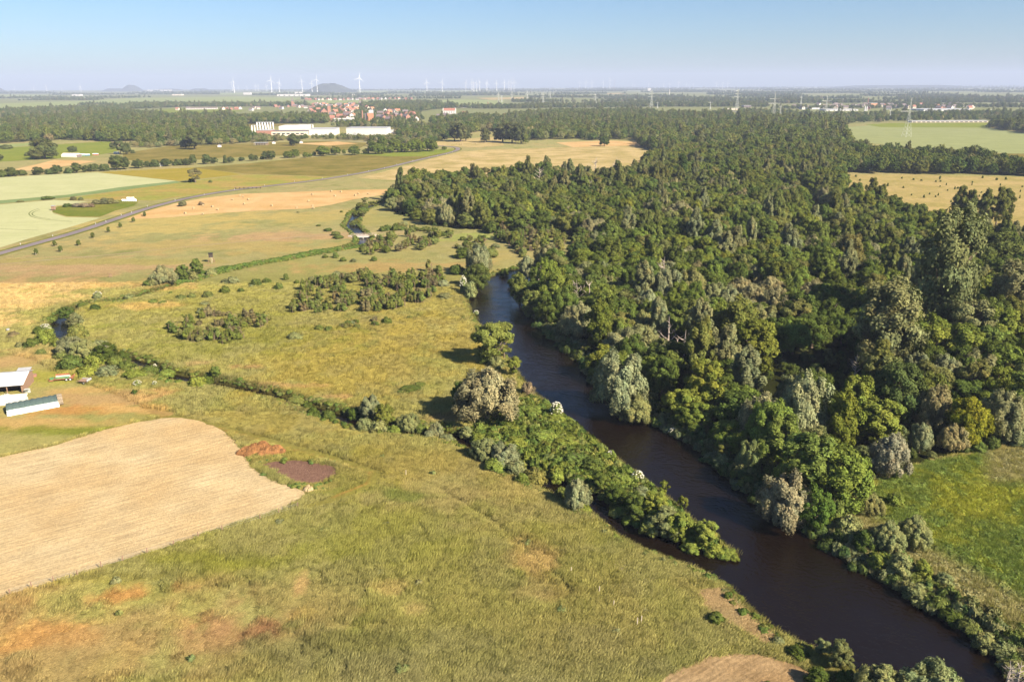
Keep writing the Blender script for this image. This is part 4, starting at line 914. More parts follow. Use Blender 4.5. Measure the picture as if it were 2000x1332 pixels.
DSC = {'alder': ['dark olive alder', 'yellow green alder', 'mid green alder'], 'willow': ['silvery willow', 'buff willow', 'olive willow'], 'poplar': ['tall pale poplar', 'tall green poplar'], 'oak': ['dark rounded tree', 'fresh green rounded tree'], 'ash': ['loose olive ash']}
DT = {'dark olive alder': (.085, .105, .024), 'yellow green alder': (.135, .155, .028), 'mid green alder': (.105, .135, .03), 'silvery willow': GW, 'buff willow': BW, 'olive willow': (.165, .175, .075), 'tall pale poplar': (.16, .17, .08), 'tall green poplar': (.11, .125, .035),
      'dark rounded tree': (.072, .10, .022), 'fresh green rounded tree': (.115, .15, .028), 'loose olive ash': (.12, .125, .04)}
for i, (x, y) in enumerate(cand):
    k = KN[zk[i]]; u, v = vis[i]
    if y > 520 or u < 700 or u > 2080 or v < 330 or cnt[k] >= LIM[k]:
        rest.append((x, y, zk[i])); continue
    cnt[k] += 1
    ds = random.choice(DSC[k]); h_ = random.uniform(*HT[k]); r_ = random.uniform(*RR[k])
    if wds[i] < 7: h_ *= .75
    o = tree(k, x, y, h_, r_, DT[ds], z=0)
    band = int((v-330)//45); rows = ['rearmost', 'rearward', 'upper', 'inner', 'middle', 'halfway', 'lower', 'forward', 'shaded', 'near', 'nearest', 'foremost', 'frontmost']
    side = 'left' if u < 1250 else 'centre' if u < 1550 else 'right' if u < 1800 else 'far right'
    reg(o, ds, '%s side, %s rows of the wood' % (side, rows[min(band, 12)]), KCAT[k], 'trees of the riverside wood')
rest = np.array(rest)
ALLM = CROWNI['alder']+CROWNI['willow']+CROWNI['poplar']+CROWNI['oak']+CROWNI['ash']
OFF = [0, len(CROWNI['alder'])]; 
for k in KN[1:]: OFF.append(OFF[-1]+len(CROWNI[k]))
LOWM = LOWI['alder']+LOWI['willow']+LOWI['poplar']+LOWI['oak']+LOWI['bush']
LOFF = [0, len(LOWI['alder'])]
for k in ('willow', 'poplar', 'oak', 'bush'): LOFF.append(LOFF[-1]+len(LOWI[k]))
def wood(name, pts, kidx, label, hs=1.0, low=False, dark=1.0, sat=1.0):
    n = len(pts); idx = np.zeros(n, int); sc = np.zeros((n, 3)); tn = np.zeros((n, 3))
    nat = [.36, .53, .2, .48, .38]
    for ki, k in enumerate(KN):
        s = np.where(kidx == ki)[0]
        if not len(s): continue
        kk = ki if not (low and ki == 4) else 0
        O = LOFF if low else OFF
        idx[s] = O[kk]+rng.integers(0, O[kk+1]-O[kk], len(s))
        vv_ = .78+.5*vnoise(pts[s, 0], pts[s, 1], 33, 31); h = rng.uniform(*HT[k], len(s))*hs*vv_; r = rng.uniform(*RR[k], len(s))/nat[kk]*hs*(.5+.5*vv_)
        sc[s] = np.stack([r, r, h], 1); tn[s] = tints(TINT[k], len(s))*dark
    P3 = np.concatenate([pts, np.full((n, 1), -.1)], 1)
    return scatter(name, P3, sc, tn, LOWM if low else ALLM, label, idx=idx)
wood('woodland', rest[:, :2], rest[:, 2].astype(int), 'dense mixed wood behind the nearer riverside trees')
# bushes filling the floor of the wood, tints darkened to paint shade into the gaps
ug = fill(FW_, 6.5); ug = ug[(water_sd(ug) > 1.2) & (ug[:, 1] < 600)]
scatter('undergrowth', np.concatenate([ug, np.zeros((len(ug), 1))], 1), np.stack([rng.uniform(2.2, 4.5, len(ug))]*2+[rng.uniform(1.5, 4.5, len(ug))], 1), tints([(.06, .08, .02), (.075, .095, .025), (.11, .12, .045)], len(ug)), CROWNI['bush'], 'bushes on the floor of the riverside wood')

# ------------------------------------------------------------------ low growth and grass
def cl(name, poly_or_pts, spacing, size, hgt, tnt, label, meshes=None, keepf=None, px=True):
    q = fill(GP(poly_or_pts) if px else poly_or_pts, spacing)
    if keepf is not None: q = q[keepf(q)]
    z = ground_z(q); n = len(q)
    return scatter(name, np.concatenate([q, z[:, None]], 1), np.stack([rng.uniform(*size, n)]*2+[rng.uniform(*hgt, n)], 1), tints(tnt, n, .2), meshes or CROWNI['clump'], label)
GREENS = [(.10, .135, .028), (.13, .165, .035), (.16, .175, .05), (.085, .115, .025)]
cl('rank_growth', PENIN, 1.5, (.9, 2.0), (1.0, 2.6), GREENS, 'rank green nettles and herbs covering the headland', keepf=lambda q: water_sd(q) > .2)
def bankpts(n_keep, lo, hi, sp, poly):
    q = fill(GP(poly), sp); d = water_sd(q); return q[(d > lo) & (d < hi)]
q = bankpts(0, .8, 3.0, 1.3, [(-60, 560), (300, 520), (700, 380), (780, 390), (780, 520), (1100, 500), (1300, 900), (1700, 1250), (2000, 1500), (1500, 1400), (900, 950), (300, 800), (60, 720)])
d_ = water_sd(q); z = ground_z(q); n = len(q)
scatter('bank_growth', np.concatenate([q, z[:, None]], 1), np.stack([rng.uniform(.7, 1.2, n)]*2+[rng.uniform(.5, 1.3, n)], 1), tints(GREENS+[(.17, .165, .06)], n, .2), CROWNI['clump'], 'green reeds and herbs along the banks')
q = fill(GP([(1000, 540), (1130, 620), (1350, 830), (1600, 1000), (1800, 1130), (2100, 1300), (2200, 1500), (1900, 1260), (1600, 1060), (1300, 850), (1100, 700), (1000, 600)]), 1.8); d_ = water_sd(q); q = q[(d_ > .1) & (d_ < 6)]; n = len(q)
scatter('bank_growth', np.concatenate([q, ground_z(q)[:, None]], 1), np.stack([rng.uniform(1.0, 2.4, n)]*2+[rng.uniform(1, 3.2, n)], 1), tints([(.07, .10, .03), (.10, .13, .035), (.15, .16, .07)], n, .2), CROWNI['clump'], 'dark growth along the shaded bank')
# green ditch growth
for dl in ([(300, 560), (370, 545), (430, 528), (500, 515), (560, 505), (620, 492), (700, 482)], [(560, 508), (600, 498), (650, 488)]):
    ln = GP(dl); q = fill(GP([(290, 580), (300, 540), (560, 485), (720, 470), (720, 492), (560, 520), (420, 548)]), 1.1); d_ = segdist(q, ln); q = q[d_ < 3.0]; n = len(q)
    if dl[0][0] == 300:
        scatter('ditch_growth', np.concatenate([q, ground_z(q)[:, None]], 1), np.stack([rng.uniform(.8, 1.6, n)]*2+[rng.uniform(.7, 1.3, n)], 1), tints([(.10, .15, .03), (.085, .13, .028)], n, .15), CROWNI['clump'], 'fresh green reeds filling the ditch')
def tuft(rg, n, rad, h, wd, lean=.35):
    b = rg.normal(size=(n, 2))*rad*.55; hh = h*rg.uniform(.55, 1.15, n); wv = wd*rg.uniform(.6, 1.3, n)
    ln = rg.normal(size=(n, 2))*.22*hh[:, None]+np.array([lean, lean*.25])*hh[:, None]
    a = rg.random(n)*3.14; dx, dy = np.cos(a)*wv/2, np.sin(a)*wv/2
    v = np.stack([np.stack([b[:, 0]-dx, b[:, 1]-dy, -.05+0*hh], 1), np.stack([b[:, 0]+dx, b[:, 1]+dy, -.05+0*hh], 1),
                  np.stack([b[:, 0]+ln[:, 0]*.6+dx*.9, b[:, 1]+ln[:, 1]*.6+dy*.9, hh*.7], 1), np.stack([b[:, 0]+ln[:, 0], b[:, 1]+ln[:, 1], hh], 1)], 1).reshape(-1, 3)
    fv = np.arange(4*n).reshape(-1, 4); me = bpy.data.meshes.new('grass_tuft'); me.from_pydata(v.tolist(), [], fv.tolist())
    lv = np.repeat(np.clip(1+rg.normal(size=n)*.2, .5, 1.6), 4); ca = me.color_attributes.new('leafvar', 'FLOAT_COLOR', 'POINT')
    ca.data.foreach_set('color', np.stack([lv*1.03, lv, lv*.97, np.ones(4*n)], 1).astype(np.float32).ravel()); me.materials.append(GRASSM); return me
TUFTS = [tuft(np.random.default_rng(50+i), 70, .58, .85, .05) for i in range(5)]
# right-hand slope: yellow flowering weeds
def slopecol(q):
    pq = P(np.concatenate([q, np.zeros((len(q), 1))], 1)); m = vnoise(q[:, 0], q[:, 1], 5, 2)*.3+vnoise(q[:, 0], q[:, 1], 1.4, 3)*.35+.42*np.exp(-((pq[:, 0]-1900)/110)**2-((pq[:, 1]-985)/60)**2)
    y = np.array([.25, .26, .04]); g = np.array([.14, .185, .045]); s = np.array([.26, .24, .11]); pp_ = P(np.concatenate([q, np.zeros((len(q), 1))], 1))
    t_ = sm((m-.3)/.4)[:, None]; c = g*(1-t_)+y*t_
    st = (sm((pp_[:, 0]-1905)/40)*sm((960-pp_[:, 1])/30)+sm((pp_[:, 1]-(1045+.55*(pp_[:, 0]-1800)))/40))[:, None]; st = np.clip(st, 0, 1)
    return c*(1-st)+s*st
q = fill(W['RSLOPE'], .6); q = q[water_sd(q) > 1]; n = len(q)
scatter('flowering_weeds', np.concatenate([q, ground_z(q)[:, None]], 1), np.stack([rng.uniform(.8, 1.2, n)]*2+[rng.uniform(.7, 1.3, n)], 1), slopecol(q)*rng.uniform(.8, 1.2, (n, 1))*1.25, TUFTS+CROWNI['clump'][:1], 'green and yellow flowering weeds on the right slope')

excl = [W['STUB'], W['SOIL'], W['FOREST'], W['BFIELD'], W['RSLOPE']]+FW
def grass(name, ylo, yhi, sp, hs, label):
    m_ = (yhi*1.0); q = fill(np.array([(-.75*ylo-20, ylo), (.78*ylo+20, ylo), (.78*yhi+20, yhi), (-.75*yhi-20, yhi)]), sp)
    for e_ in excl: q = q[~inpoly(q, e_)]
    wd_ = water_sd(q); q = q[wd_ > .8]; wd_ = wd_[wd_ > .8]
    ys = inpoly(q, W['YARD']); tr = np.full(len(q), 9.0)
    for ln, hw, c, s in TW[:4]: tr = np.minimum(tr, segdist(q, ln)-hw)
    road_ = segdist(q, ROADW); q = q[(~ys) & (tr > .1) & (road_ > 4)]
    n = len(q); c = ground_col(q)*1.72; c = c*.92+c.mean(1)[:, None]*np.array([.10, .09, .06])
    pk = np.clip((vnoise(q[:, 0], q[:, 1], 14, 9)*.6+vnoise(q[:, 0], q[:, 1], 4, 11)*.6-.35)*1.3, .0, 1)
    # tall grass with lighter seed heads here and there
    pale = (vnoise(q[:, 0], q[:, 1], 6, 12) > .55)[:, None]; c = np.where(pale, c*.8+np.array([.2, .19, .11])*.25, c)
    c = c*rng.uniform(.9, 1.1, (n, 1))
    hh = (0.6+.75*pk)*rng.uniform(.8, 1.2, n)*hs
    for gx_, gy_, rx_, ry_, c_, st_2 in PW:        # flattened, dry patches
        if c_[0] > c_[1]*1.18 and ylo < 100:
            m_ = np.sqrt(((q[:, 0]-gx_)/rx_)**2+((q[:, 1]-gy_)/ry_)**2)+(vnoise(q[:, 0], q[:, 1], 3, 4)-.5)*1.2; hh = np.where(m_ < 1.0, hh*.45, hh)
    bare = inpoly(q, W['BANKSOIL']); hh = np.where(bare, hh*.35, hh)
    scatter(name, np.concatenate([q, ground_z(q)[:, None]], 1), np.stack([rng.uniform(.8, 1.2, n)*hs**.5]*2+[hh], 1), c, TUFTS, label, rot=rng.normal(size=n)*.5)
grass('meadow_grass', 78, 190, .62, 1.0, 'tall summer grass of the near meadow')
grass('meadow_grass', 190, 330, .95, 1.15, 'tall summer grass of the central meadow')

q = fill(GP([(-100, 1400), (0, 1180), (600, 990), (760, 960), (760, 900), (420, 800), (900, 880), (1400, 1250), (1500, 1400)]), 7); q = q[(rng.random(len(q)) < .12) & (water_sd(q) > 2) & ~inpoly(q, W['STUB']) & ~inpoly(q, W['BFIELD'])]; n = len(q)
scatter('meadow_weeds', np.concatenate([q, np.zeros((n, 1))], 1), np.stack([rng.uniform(.5, 1.3, n)]*2+[rng.uniform(.6, 1.4, n)], 1), tints([(.15, .17, .06), (.18, .18, .08)], n, .15), CROWNI['clump'], 'scattered docks and thistles in the near meadow')
q = fill(GP([(470, 880), (520, 890), (660, 900), (690, 930), (640, 960), (540, 950), (490, 920)]), 1.6); so_ = inpoly(q, W['SOIL']); q = q[(~so_ | (rng.random(len(q)) < .04)) & ~inpoly(q, W['STUB']) & (rng.random(len(q)) < .6)]; n = len(q)
scatter('meadow_weeds', np.concatenate([q, np.zeros((n, 1))], 1), np.stack([rng.uniform(.4, 1.0, n)]*2+[rng.uniform(.3, .9, n)], 1), tints([(.12, .16, .04), (.10, .14, .035)], n, .2), CROWNI['clump'], 'weeds round the manure heap and soil patch')

# ------------------------------------------------------------------ woods in the distance
def kz(q, wil=.16, pop=.12): pop *= .45; r = rng.random(len(q)); return np.where(r < wil, 1, np.where(r < wil+pop, 2, np.where(r < wil+pop+.58, 3, 0)))
def farwood(poly, sp, label, hs=1.0, wil=.16, pop=.12, dark=1.0, px=True):
    q = fill(GP(poly) if px else poly, sp)
    for f_ in FW: q = q[~inpoly(q, f_)]
    q = q[segdist(q, ROADW) > 9]
    q = q[vnoise(q[:, 0], q[:, 1], 62, 41) > .13]
    if len(q): return wood('woodland', q, kz(q, wil, pop), label, hs, True, dark)
farwood([(-300, 320), (-300, 255), (0, 240), (110, 232), (200, 226), (250, 222), (320, 231), (370, 231), (480, 231), (480, 262), (500, 274), (420, 283), (330, 285), (240, 278), (120, 274), (0, 281), (-150, 292)], 12, 'large dark wood on the left', 1.15)
farwood([(250, 287), (330, 283), (500, 275), (560, 276), (480, 282), (380, 287), (300, 290)], 10, 'grey green willows before the left wood', .8, .6, 0)
farwood([(480, 236), (520, 230), (640, 233), (640, 242), (560, 242), (480, 243)], 13, 'wood behind the white factory', 1.2)
farwood([(460, 268), (560, 271), (700, 270), (830, 272), (845, 280), (800, 282), (700, 275), (600, 272), (520, 277), (450, 278)], 10, 'willow belt in front of the factory', .62, .5, 0)
farwood([(770, 262), (800, 250), (870, 252), (890, 270), (845, 282), (790, 272)], 11, 'wood right of the long white hall', .9, .3)
farwood([(640, 248), (700, 244), (760, 250), (830, 248), (830, 252), (770, 252), (680, 249)], 12, 'trees between factory and village', .9)
farwood([(700, 208), (745, 203), (860, 203), (870, 212), (800, 221), (740, 215)], 16, 'wood behind the village', 1.2)
farwood([(-300, 238), (-100, 225), (100, 214), (250, 210), (250, 216), (120, 224), (-100, 238)], 16, 'wood belt behind the left wood', 1.1)
farwood([(250, 206), (480, 206), (600, 206), (600, 208), (480, 209), (370, 209), (330, 211), (250, 214)], 16, 'tree belt behind the white terrace', 1.1)
farwood([(840, 240), (900, 232), (980, 236), (1000, 228), (1100, 222), (1250, 222), (1300, 228), (1420, 226), (1440, 240), (1480, 262), (1440, 286), (1400, 296), (1300, 290), (1262, 300), (1248, 284), (1240, 272), (1180, 274), (1080, 277), (1020, 283), (985, 262), (960, 256), (900, 262), (860, 262)], 12, 'wide wood in the middle distance', 1.15, .14, .1)
farwood([(1240, 270), (1262, 268), (1330, 285), (1330, 300), (1300, 318), (1262, 318), (1252, 300)], 12, 'trees at the end of the hay meadow', .8, .3, .05)
farwood([(1440, 232), (1540, 240), (1640, 238), (1655, 262), (1660, 290), (1640, 305), (1480, 296), (1440, 280)], 12, 'tall wood left of the pylon field', 1.3, .1, .12)
farwood([(1640, 285), (1700, 300), (1800, 312), (1900, 322), (2000, 334), (2300, 360), (2300, 372), (2000, 345), (1900, 342), (1650, 339)], 10, 'dense wood belt before the dry meadow', 1.15, .12, .04, .9)
farwood([(1935, 246), (2000, 242), (2400, 240), (2400, 275), (2010, 262), (1935, 257)], 13, 'block of dark wood at the right', 1.2, .1, .2, .85)
farwood([(1440, 216), (1600, 226), (1940, 222), (2300, 224), (2300, 238), (1940, 236), (1760, 238), (1650, 243), (1600, 240), (1500, 236)], 22, 'tree belts behind the pylon field', .95)
# belts of trees to the horizon, each fading into the haze
for i, (yy, x0, x1, th, sp, hs) in enumerate([(212, 860, 1500, 5, 20, 1.1), (207, 820, 1500, 3, 22, 1.15), (203, -200, 420, 1.6, 22, 1.0), (200, 1000, 2200, 3.5, 24, 1.2), (196, 980, 2300, 2, 26, 1.2), (193, -400, 900, 1.1, 26, 1.1), (192, 1000, 2300, 2, 28, 1.25), (205, 1500, 2300, 4, 24, 1.2), (215, 1500, 2300, 5, 24, 1.0), (209, 1560, 2200, 3, 24, 1.0),
                                              (189, -400, 900, 1, 30, 1.2), (187, 800, 2300, 1.6, 32, 1.3), (185, -500, 2300, 1.2, 34, 1.3), (182.5, -500, 2300, 1.2, 40, 1.35), (180, -500, 2400, 1.1, 46, 1.4), (178, -200, 2400, .9, 54, 1.5), (176.3, 300, 2400, .8, 64, 1.6), (174.8, 800, 2400, .6, 80, 1.8), (173.6, 1000, 2400, .5, 100, 2.0)]):
    tp = []; bt = []
    for k in range(15):
        px = x0+(x1-x0)*k/14; tl = (1000-px)*.004
        tp.append((px, yy+tl-th*(.35+.65*random.random())+.3)); bt.append((px, yy+tl+th*.35*random.random()))
    q = fill(GP(tp+bt[::-1]), sp)
    gap = vnoise(q[:, 0], q[:, 1], 260+i*22, i); q = q[gap > .43]
    for f_ in FW: q = q[~inpoly(q, f_)]
    if len(q): wood('tree_belt', q, kz(q, .05, .15), 'tree belts on the far plain', hs, True, .9)
# saplings on the dry meadow at right
for i in range(90):
    px = random.uniform(1650, 1998); py = random.uniform(345, 440)
    if py > 352+(px-1640)*.26: continue
    T(px, py, random.uniform(2.6, 5.5), 'bush', 'on the dry meadow at right', random.uniform(4, 8), 'planted sapling', (.10, .12, .03), base=True)

# ------------------------------------------------------------------ materials of built things
WHITE = simple('white_render', (.56, .55, .53), .8, var=.05); ROOFR = simple('red_tiles', (.30, .14, .10), .8, var=.2, scale=.6); ROOFD = simple('dark_tiles', (.17, .14, .14), .8, var=.2, scale=.6)
ROOFO = simple('orange_tiles', (.46, .20, .11), .8, var=.15, scale=.6); BRICK = simple('brick', (.32, .17, .125), .85, var=.15, scale=.8); CREAM = simple('cream_render', (.66, .58, .48), .8, var=.08)
GLASS = simple('dark_glass', (.04, .05, .06), .2); GREYM = simple('grey_metal', (.42, .43, .44), .5, .2); WMET = simple('white_sheet_metal', (.66, .66, .68), .35, var=.03)
CONC = simple('concrete', (.48, .46, .43), .85); RUST = simple('weathered_wood', (.26, .17, .12), .9, scale=4); WOODL = simple('pale_timber', (.52, .44, .34), .9, scale=4)
HAYB = simple('hay_bale', (.36, .28, .16), .95, var=.25, scale=5); WRAP = simple('white_wrap', (.82, .84, .82), .4, var=.05); TURB = simple('turbine_white', (.82, .82, .82), .4, var=.02)
GALV = simple('galvanised_steel', (.46, .48, .44), .5, .1); REDP = simple('red_paint', (.34, .13, .08), .5, var=.2); GRNP = simple('green_paint', (.10, .22, .10), .5, var=.2); TYRE = simple('tyre_rubber', (.03, .03, .03), .8); NET = simple('green_grey_net', (.075, .11, .105), .8, var=.2, scale=3)
MAN = simple('manure_straw', (.20, .098, .038), .95, var=.5, scale=1.2); BLUEP = simple('blue_sheet', (.10, .25, .45), .5)
def z0(g): return (g[0], g[1], 0)

# houses ---------------------------------------------------------------
def house_parts(L_, Wd, ev, rd, wallm, roofm, wins=3):
    m = MB().prism([(-Wd/2, 0), (Wd/2, 0), (Wd/2, ev), (0, ev+rd-.25), (-Wd/2, ev)], -L_/2, L_/2)
    wl = m.me('wall', wallm)
    r = MB(); o = .5; t_ = .25
    r.add([(-Wd/2-o, -L_/2-o, ev-o*rd/(Wd/2)+.0), (0, -L_/2-o, ev+rd), (0, L_/2+o, ev+rd), (-Wd/2-o, L_/2+o, ev-o*rd/(Wd/2)), (Wd/2+o, -L_/2-o, ev-o*rd/(Wd/2)), (Wd/2+o, L_/2+o, ev-o*rd/(Wd/2)),
           (-Wd/2-o, -L_/2-o, ev-o*rd/(Wd/2)-t_), (0, -L_/2-o, ev+rd-t_), (0, L_/2+o, ev+rd-t_), (-Wd/2-o, L_/2+o, ev-o*rd/(Wd/2)-t_), (Wd/2+o, -L_/2-o, ev-o*rd/(Wd/2)-t_), (Wd/2+o, L_/2+o, ev-o*rd/(Wd/2)-t_)],
          [(0, 1, 2, 3), (1, 4, 5, 2), (6, 9, 8, 7), (7, 8, 11, 10), (0, 6, 7, 1), (1, 7, 10, 4), (3, 2, 8, 9), (2, 5, 11, 8), (0, 3, 9, 6), (4, 10, 11, 5)])
    rf = r.me('roof', roofm)
    ws = []
    for k in range(wins):
        y = -L_/2+L_*(k+.5)/wins
        ws.append(MB().box(-Wd/2-.04, y-.6, 1.0, -Wd/2+.1, y+.6, 2.3).me('window', GLASS)); ws.append(MB().box(Wd/2-.1, y-.6, 1.0, Wd/2+.04, y+.6, 2.3).me('window', GLASS))
    for x in (-Wd/4, Wd/4):
        for s in (-1, 1): ws.append(MB().box(x-.5, min(s*(L_/2-.1), s*(L_/2+.04)), 1.0, x+.5, max(s*(L_/2-.1), s*(L_/2+.04)), 2.3).me('window', GLASS))
    ch = MB().box(-.3+Wd*.12, L_*.2, ev+rd*.3, .3+Wd*.12, L_*.2+.6, ev+rd+.9).me('chimney', BRICK)
    return [('wall', wl), ('roof', rf), ('chimney', ch)]+[('window', x) for x in ws]
HV = {('orange roofed white house'): house_parts(11, 9, 4.5, 4, WHITE, ROOFO), 'red roofed brick house': house_parts(12, 9, 4.5, 4, BRICK, ROOFR), 'dark roofed white house': house_parts(12, 9.5, 5, 4, WHITE, ROOFD),
      'dark roofed brick house': house_parts(14, 9, 4.5, 4, BRICK, ROOFD), 'red roofed cream house': house_parts(10, 9, 5, 4, CREAM, ROOFR), 'dark roofed cream house': house_parts(11, 10, 5.5, 3.8, CREAM, ROOFD)}
HK = list(HV)
HPOS = []
def house(px, py, kind, where, rz=None, sc=1.0):
    g = G(px, py); e = empty('house', z0(g), rz if rz is not None else random.choice([.3, .5, 1.2, 1.6, 1.9, 2.6])+random.uniform(-.15, .15), (sc, sc, sc))
    for nm, me_ in HV[kind]: link(nm, me_, e)
    HPOS.append((g[0], g[1])); reg(e, kind, where, 'house', 'houses of the villages'); return e
for i in range(104):
    for _ in range(60):
        px = random.uniform(603, 820); py = random.uniform(205, 237) if random.random() < .8 else random.uniform(203, 212)
        lo = 207 if px < 700 else 206
        if 738 < px < 800 and py < 215: continue
        if py > 226 and px < 648: continue
        if 690 < px < 732 and py > 221 or 622 < px < 646 and 212 < py < 228: continue
        g = G(px, py)
        if all(math.hypot(g[0]-a, g[1]-b) > 19 for a, b in HPOS): break
    else: continue
    zn = 'upper' if py < 215 else 'middle' if py < 226 else 'lower'
    k = random.choice(HK if px < 730 else HK[1:4]+['orange roofed white house', 'dark roofed brick house'])
    house(px, py, k, 'in the %s rows of the main village' % zn, sc=random.uniform(1.15, 1.4))
for k in range(12): house(368+k*4.7+(k > 0)*2, 214.6-.06*k, 'dark roofed white house', 'in the white terrace before the tree belt', 1.62, .9 if k else 1.1)
for px, py in [(347, 215), (436, 214), (444, 213), (452, 214), (462, 214), (470, 213), (491, 216), (497, 213), (505, 213), (538, 209), (546, 210), (550, 213), (563, 209), (576, 208), (583, 210), (590, 209), (597, 211), (607, 217), (613, 221)]:
    house(px, py+.8, random.choice(HK), 'at the left end of the village', sc=1.1)
for i in range(26): house(598+i*8.2+random.uniform(-2, 2), 196+random.uniform(-.6, .6)-(i > 12)*1.2, random.choice(['red roofed cream house', 'red roofed brick house', 'orange roofed white house', 'dark roofed white house']), 'in the far village behind the pale field', sc=1.3)
for px, py in [(870, 229), (874, 233), (880, 235), (886, 231), (892, 234), (898, 230), (903, 228), (908, 225), (878, 239), (978, 233), (982, 236), (987, 230), (992, 229), (996, 228), (1010, 230), (868, 225)]:
    house(px, py, random.choice(HK[:4]), 'half hidden by the middle trees', sc=1.15)
for i in range(48):
    px = random.choice([random.uniform(1540, 1720), random.uniform(1720, 1800), random.uniform(1820, 1900), random.uniform(1560, 1700)]); py = random.uniform(207, 215)
    house(px, py, random.choice(['dark roofed white house', 'red roofed cream house', 'dark roofed cream house', 'dark roofed brick house']), 'in the far town at right', sc=1.3)

# village trees between the houses
hp_ = np.array(HPOS)
q = fill(GP([(600, 236), (604, 207), (700, 204), (820, 206), (830, 235), (800, 246), (700, 246)]), 19); dd = np.min(np.hypot(q[:, None, 0]-hp_[None, :, 0], q[:, None, 1]-hp_[None, :, 1]), axis=1); q = q[(dd > 11) & (rng.random(len(q)) < .8)]
wood('village_trees', q, kz(q, .05, .05), 'garden trees between the village houses', .6, True)

# special buildings --------------------------------------------------------
def bld(name, px, py, label, cat, rz=0.0, z=0.0):
    e = empty(name, (*G(px, py)[:2], z), rz); setp(e, label, cat); return e
def upx(px, py): return depth(G(px, py))/F      # metres per photo pixel at that ground point
u = upx(716, 264)
e = bld('factory_hall', 716, 264, 'long windowless white hall in front of the village', 'hall', math.radians(-1)); L_ = 79*u
MB().box(-L_/2, 0, 0, L_/2, 42, 11).build('wall', WHITE, e); MB().box(-L_/2-.4, -.4, 11, L_/2+.4, 42.4, 11.5).build('roof_edge', GREYM, e)
MB().box(-L_*.32, -.15, 0, -L_*.26, 0.05, 4).build('loading_door', GREYM, e)
e = bld('factory_hall', 780, 261, 'low white sheds right of the long windowless hall', 'hall', 0)
MB().box(-24, 0, 0, 4, 20, 5).build('wall', WHITE, e); MB().box(10, 4, 0, 30, 24, 6).build('wall', CREAM, e); MB().box(-24.3, -.3, 5, 4.3, 20.3, 5.4).build('roof', GREYM, e)
u = upx(545, 266)
e = bld('factory', 560, 266, 'white and brick factory with flat roofs behind the willow belt', 'factory', math.radians(3))
MB().box(-58*u, 0, 0, -30*u, 30, 9).build('brick_wing', BRICK, e); MB().box(-30*u, 4, 0, 40*u, 40, 7).build('wall', CREAM, e); MB().box(-30*u, 60, 0, -12*u+30, 110, 13).build('rear_wing', WHITE, e)
MB().box(-58*u-.3, -.3, 9, -30*u+.3, 30.3, 9.5).build('roof', GREYM, e); MB().box(-30*u+.4, 3.7, 7, 40*u, 40.3, 7.5).build('roof', ROOFD, e)
MB().box(40*u+1, 10, 0, 92*u, 60, 10).build('wall', WHITE, e); MB().box(40*u+1, 9.7, 10, 92*u+.3, 60.3, 10.5).build('roof', GREYM, e)
for k in range(7): MB().box(-28*u+k*9*u, 3.85, 2.5, -22*u+k*9*u, 4.02, 4.5).build('window', GLASS, e)
def silo_row(px, py, n, dx, r, h, label):
    u_ = upx(px, py); e = bld('silo_row', px, py, label, 'silos')
    for k in range(n):
        m = MB(); m.tube([(k*dx*u_, .12*k, 0), (k*dx*u_, .12*k, h)], r, 12); m.tube([(k*dx*u_, .12*k, h), (k*dx*u_, .12*k, h+r*.7)], [r, r*.2], 12); m.build('silo', WMET, e, True)
    MB().box(-r, r*.8, h+.5, (n-1)*dx*u_+r, r*.8+1.2, h+1.6).build('walkway', GREYM, e)
silo_row(493, 263, 7, 5.4, 1.05, 14, 'white silos at the left end of the factory'); silo_row(503, 257, 7, 5.2, 1.1, 15, 'second row of white silos behind the left factory silos'); silo_row(585, 257, 7, 4.4, 1.0, 11, 'row of narrow white silos right of the factory')
e = bld('brick_mill', 722, 237, 'tall red brick mill block in the middle of the village', 'mill', .1); u = upx(722, 237)
MB().box(-4*u, 0, 0, 7*u, 18, 18).build('wall', simple('orange_brick', (.50, .22, .13), .85), e); MB().box(-9*u, 3, 0, -4*u-.1, 22, 17).build('annex', ROOFD, e); MB().box(-2*u, 22, 0, 6*u, 40, 24).build('white_annex', WHITE, e)
MB().tube([(-14*u, 8, 0), (-14*u, 8, 24)], [2.0, 1.4], 10).build('chimney', BRICK, e); MB().box(-4.2*u, -.3, 18, 7.2*u, 18.3, 18.6).build('roof', GREYM, e)
e = bld('factory_hall', 672, 238, 'white stepped workshop left of the red brick mill', 'workshop', .05); u = upx(672, 238)
MB().box(-40*u, 20, 0, 12*u, 50, 6).build('rear_wing', BRICK, e); MB().box(-22*u, 0, 0, 18*u, 20, 7).build('wall', WHITE, e); MB().box(8*u, -12, 0, 20*u, 0, 9).build('wall', WHITE, e); MB().box(-40.3*u, 19.7, 6, 12.3*u, 50.3, 6.5).build('roof', ROOFR, e)
for k in range(6): MB().box(-20*u+k*5*u, -.06, 3, -17*u+k*5*u, .1, 5).build('window', GLASS, e)
e = bld('church', 633, 226, 'red brick church with a square tower in the village', 'church', .3); u = upx(633, 226)
MB().prism([(-9, 0), (9, 0), (9, 11), (0, 20), (-9, 11)], -16, 16).build('nave', BRICK, e); MB().box(9.2, -17, 0, 18, -8, 26).build('tower', BRICK, e)
MB().add([(8.8, -17.4, 26), (18.4, -17.4, 26), (18.4, -7.6, 26), (8.8, -7.6, 26), (13.6, -12.5, 32)], [(0, 1, 4), (1, 2, 4), (2, 3, 4), (3, 0, 4), (3, 2, 1, 0)]).build('spire', ROOFD, e)
MB().add([(-10, -16.5, 10), (0, -16.5, 20.4), (0, 16.5, 20.4), (-10, 16.5, 10), (10, -16.5, 10), (10, 16.5, 10)], [(0, 1, 2, 3), (1, 4, 5, 2)]).build('roof', ROOFD, e)
